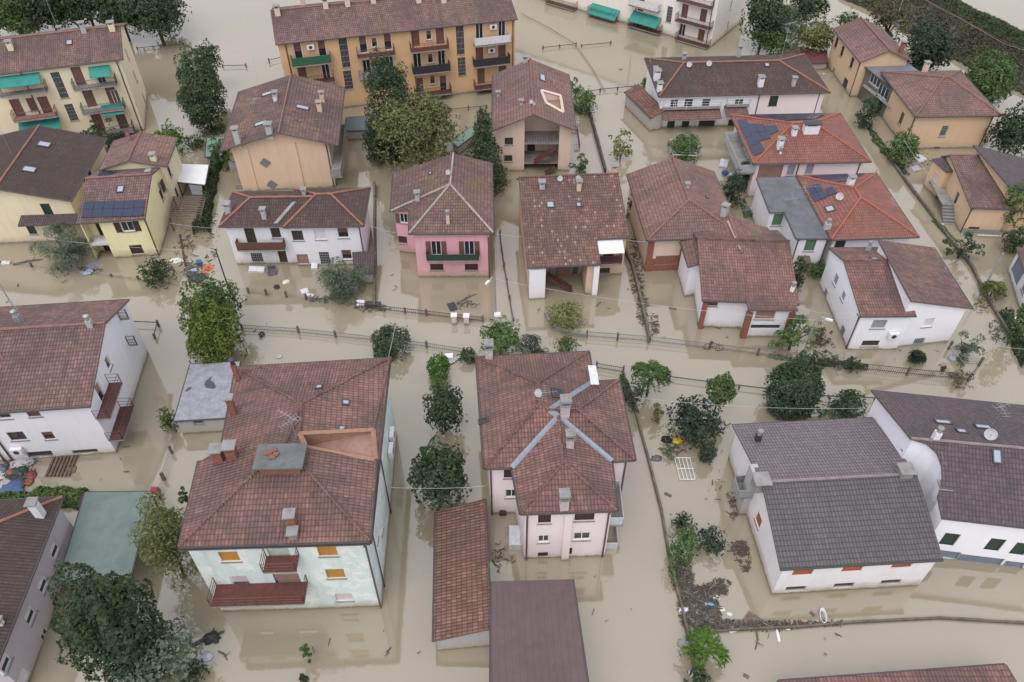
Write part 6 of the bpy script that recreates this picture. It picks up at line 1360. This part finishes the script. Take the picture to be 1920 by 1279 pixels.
box_thing('hutch', 'dark hutch in the corner left of the central pink house', 'hutch', 943, 962, .5, .5, .6, (.05, .03, .03), 0, 0); box_thing('board', 'white board with dark holes by the long tiled shed', 'board', 961, 1077, .6, .22, .1, (.75, .75, .75), 0)
box_thing('car', 'white car roof just above water beside the red roofed house terrace', 'car', 1357, 308, .9, 1.4, .4, (.72, .75, .8), -.3, .1); box_thing('bin', 'blue bin below the white car roof', 'bin', 1359, 326, .6, .6, .5, (.05, .12, .3), .2); sack('bag', 'rust coloured bag next to the blue bin', 'bag', 1371, 329, .4, .4, (.3, .09, .05))
box_thing('table', 'white table among yard clutter behind the orange stairs house', 'table', 1722, 300, 1.4, 1.2, .5, (.6, .6, .66), .6); box_thing('box', 'pale crate left of the white yard table', 'crate', 1715, 318, 1.1, .8, .4, (.45, .46, .5), .5); box_thing('board', 'white sheet in the water below the narrow orange house', 'board', 1549, 139, .9, .5, .1, (.8, .8, .8), 0)
sack('ball', 'small white float by the orange house stairs', 'float', 1766, 422, .2, .2, (.85, .85, .8)); sack('bag', 'black and white bag in the bright white house garden', 'bag', 1786, 673, .35, .4, (.3, .32, .36)); sack('bag', 'blue grey barrel on the right street wall', 'bag', 1800, 366, .3, .3, (.2, .22, .26)); sack('tyre', 'pale tyre like object above the mint house', 'tyre', 523, 668, .35, .2, (.45, .44, .4)); sack('bag', 'white sack at the hedge near the right edge', 'bag', 1898, 598, .4, .4, (.7, .72, .75))

# ---------------------------------------------------------------- street lamps, poles, cables
def lamp(label, base, h, arm, head=True, name='street_lamp', r=.08, mat=None):
    p = at(*base, 0); t = empty(name, p, label, 'street lamp' if head else 'pole'); up = V((0, 0, 1)); mat = mat or M_GALV
    MB().tube([p-up*.4, p+up*h], r, 8, 0, r*.7).build('pole', mat, t)
    if head:
        e = p+up*(h+.35)+V((arm[0], arm[1], 0)); MB().tube([p+up*(h-.05), p.lerp(e, .5)+up*(h*.5+.35), e], .05, 6).build('arm', mat, t)
        d = V((arm[0], arm[1], 0)).normalized(); s = V((-d.y, d.x, 0)); MB().hexa([e-s*.1-d*.1, e+d*.5-s*.1, e+d*.5+s*.1, e-d*.1+s*.1], [e-s*.08+up*.14, e+d*.42-s*.08+up*.15, e+d*.42+s*.08+up*.15, e+s*.08+up*.14]).build('lamp_head', M_WHITE, t)
    return p+up*h
l1 = lamp('grey street lamp with white head among the untidy green tree', (1500, 679), 5.0, (.7, -.3)); l2 = lamp('street lamp between the pink house and the speckled roof house', (930, 602), 5.0, (-.5, -.7)); lamp('bare grey pole standing in the pale water left of the white two storey house', (430, 545), 5.0, (0, 0), False, 'pole', mat=M_IRON); lamp('grey pole by the palm shaped shrub at the right edge', (1842, 545), 4.5, (0, 0), False, 'pole', .1); lamp('small street lamp at the left street fence above the white house', (26, 578), 3.0, (-.5, .2)); lamp('tall pole at the top behind the rusty brown tree', (1672, 60), 9, (1.5, -.3))
def cable(label, a, b, sag=.4, r=.016):
    A, B = V(a), V(b); pts = [A.lerp(B, k/12)-V((0, 0, sag*4*(k/12)*(1-k/12))) for k in range(13)]
    tag(MB().tube(pts, r, 4).build('overhead_cable', M_CABLE, None, A), label, 'cable')
M_CABLE = plain('pale_cable', (.42, .42, .42), .6)
cable('pale overhead cable between two street lamps along the main street', l2, l1, .6)
cable('overhead cable from the central house to the violet brown roof', at(1190, 745, 5.2), at(1634, 765, 3.6), .5); cable('short overhead cable between the mint house and the central house', at(732, 914, 6), at(912, 911, 5), .2)
cable('overhead cable from the black roofed house to the bare pole', at(40, 441, 3.2), tuple(at(430, 545, 0)+V((0, 0, 4.8))), .4); cable('overhead cable from the yellow house to the white two storey house', at(318, 418, 3.5), at(432, 428, 4.5), .2); cable('overhead cable from the white two storey house to the pink house', at(689, 422, 4.6), at(743, 437, 4.6), .1)
cable('overhead cable between the pink house and the speckled roof house', at(924, 437, 5.2), at(982, 444, 4.6), .1); cable('overhead cable between the speckled roof house and the rosy hipped house', at(1172, 449, 4.4), at(1216, 453, 4), .1); cable('overhead cable from the street lamp to the bright white house', l1, at(1616, 590, 4.1), .2)
cable('overhead cable from the bright white house across the right street', at(1778, 645, 1.6), at(1875, 752, 4), .1); cable('overhead cable at the right street by the lower right houses', at(1868, 647, 5), at(1930, 655, 5), .1); cable('overhead cable crossing to the orange stairs house', at(1695, 262, 5.5), at(1757, 345, 3.5), .2); cable('overhead cable rising above the round dark tree', at(728, 670, 8), at(741, 610, 8.2), .1); cable('long thin overhead cable across the upper left open water', at(456, -5, 8), at(482, 155, 5), .6); cable('overhead cable across the brick porch to the bright white house', at(1496, 575, 3.6), at(1555, 588, 4), .15)
for o in bpy.data.objects:
    if '_w' in o: del o['_w']
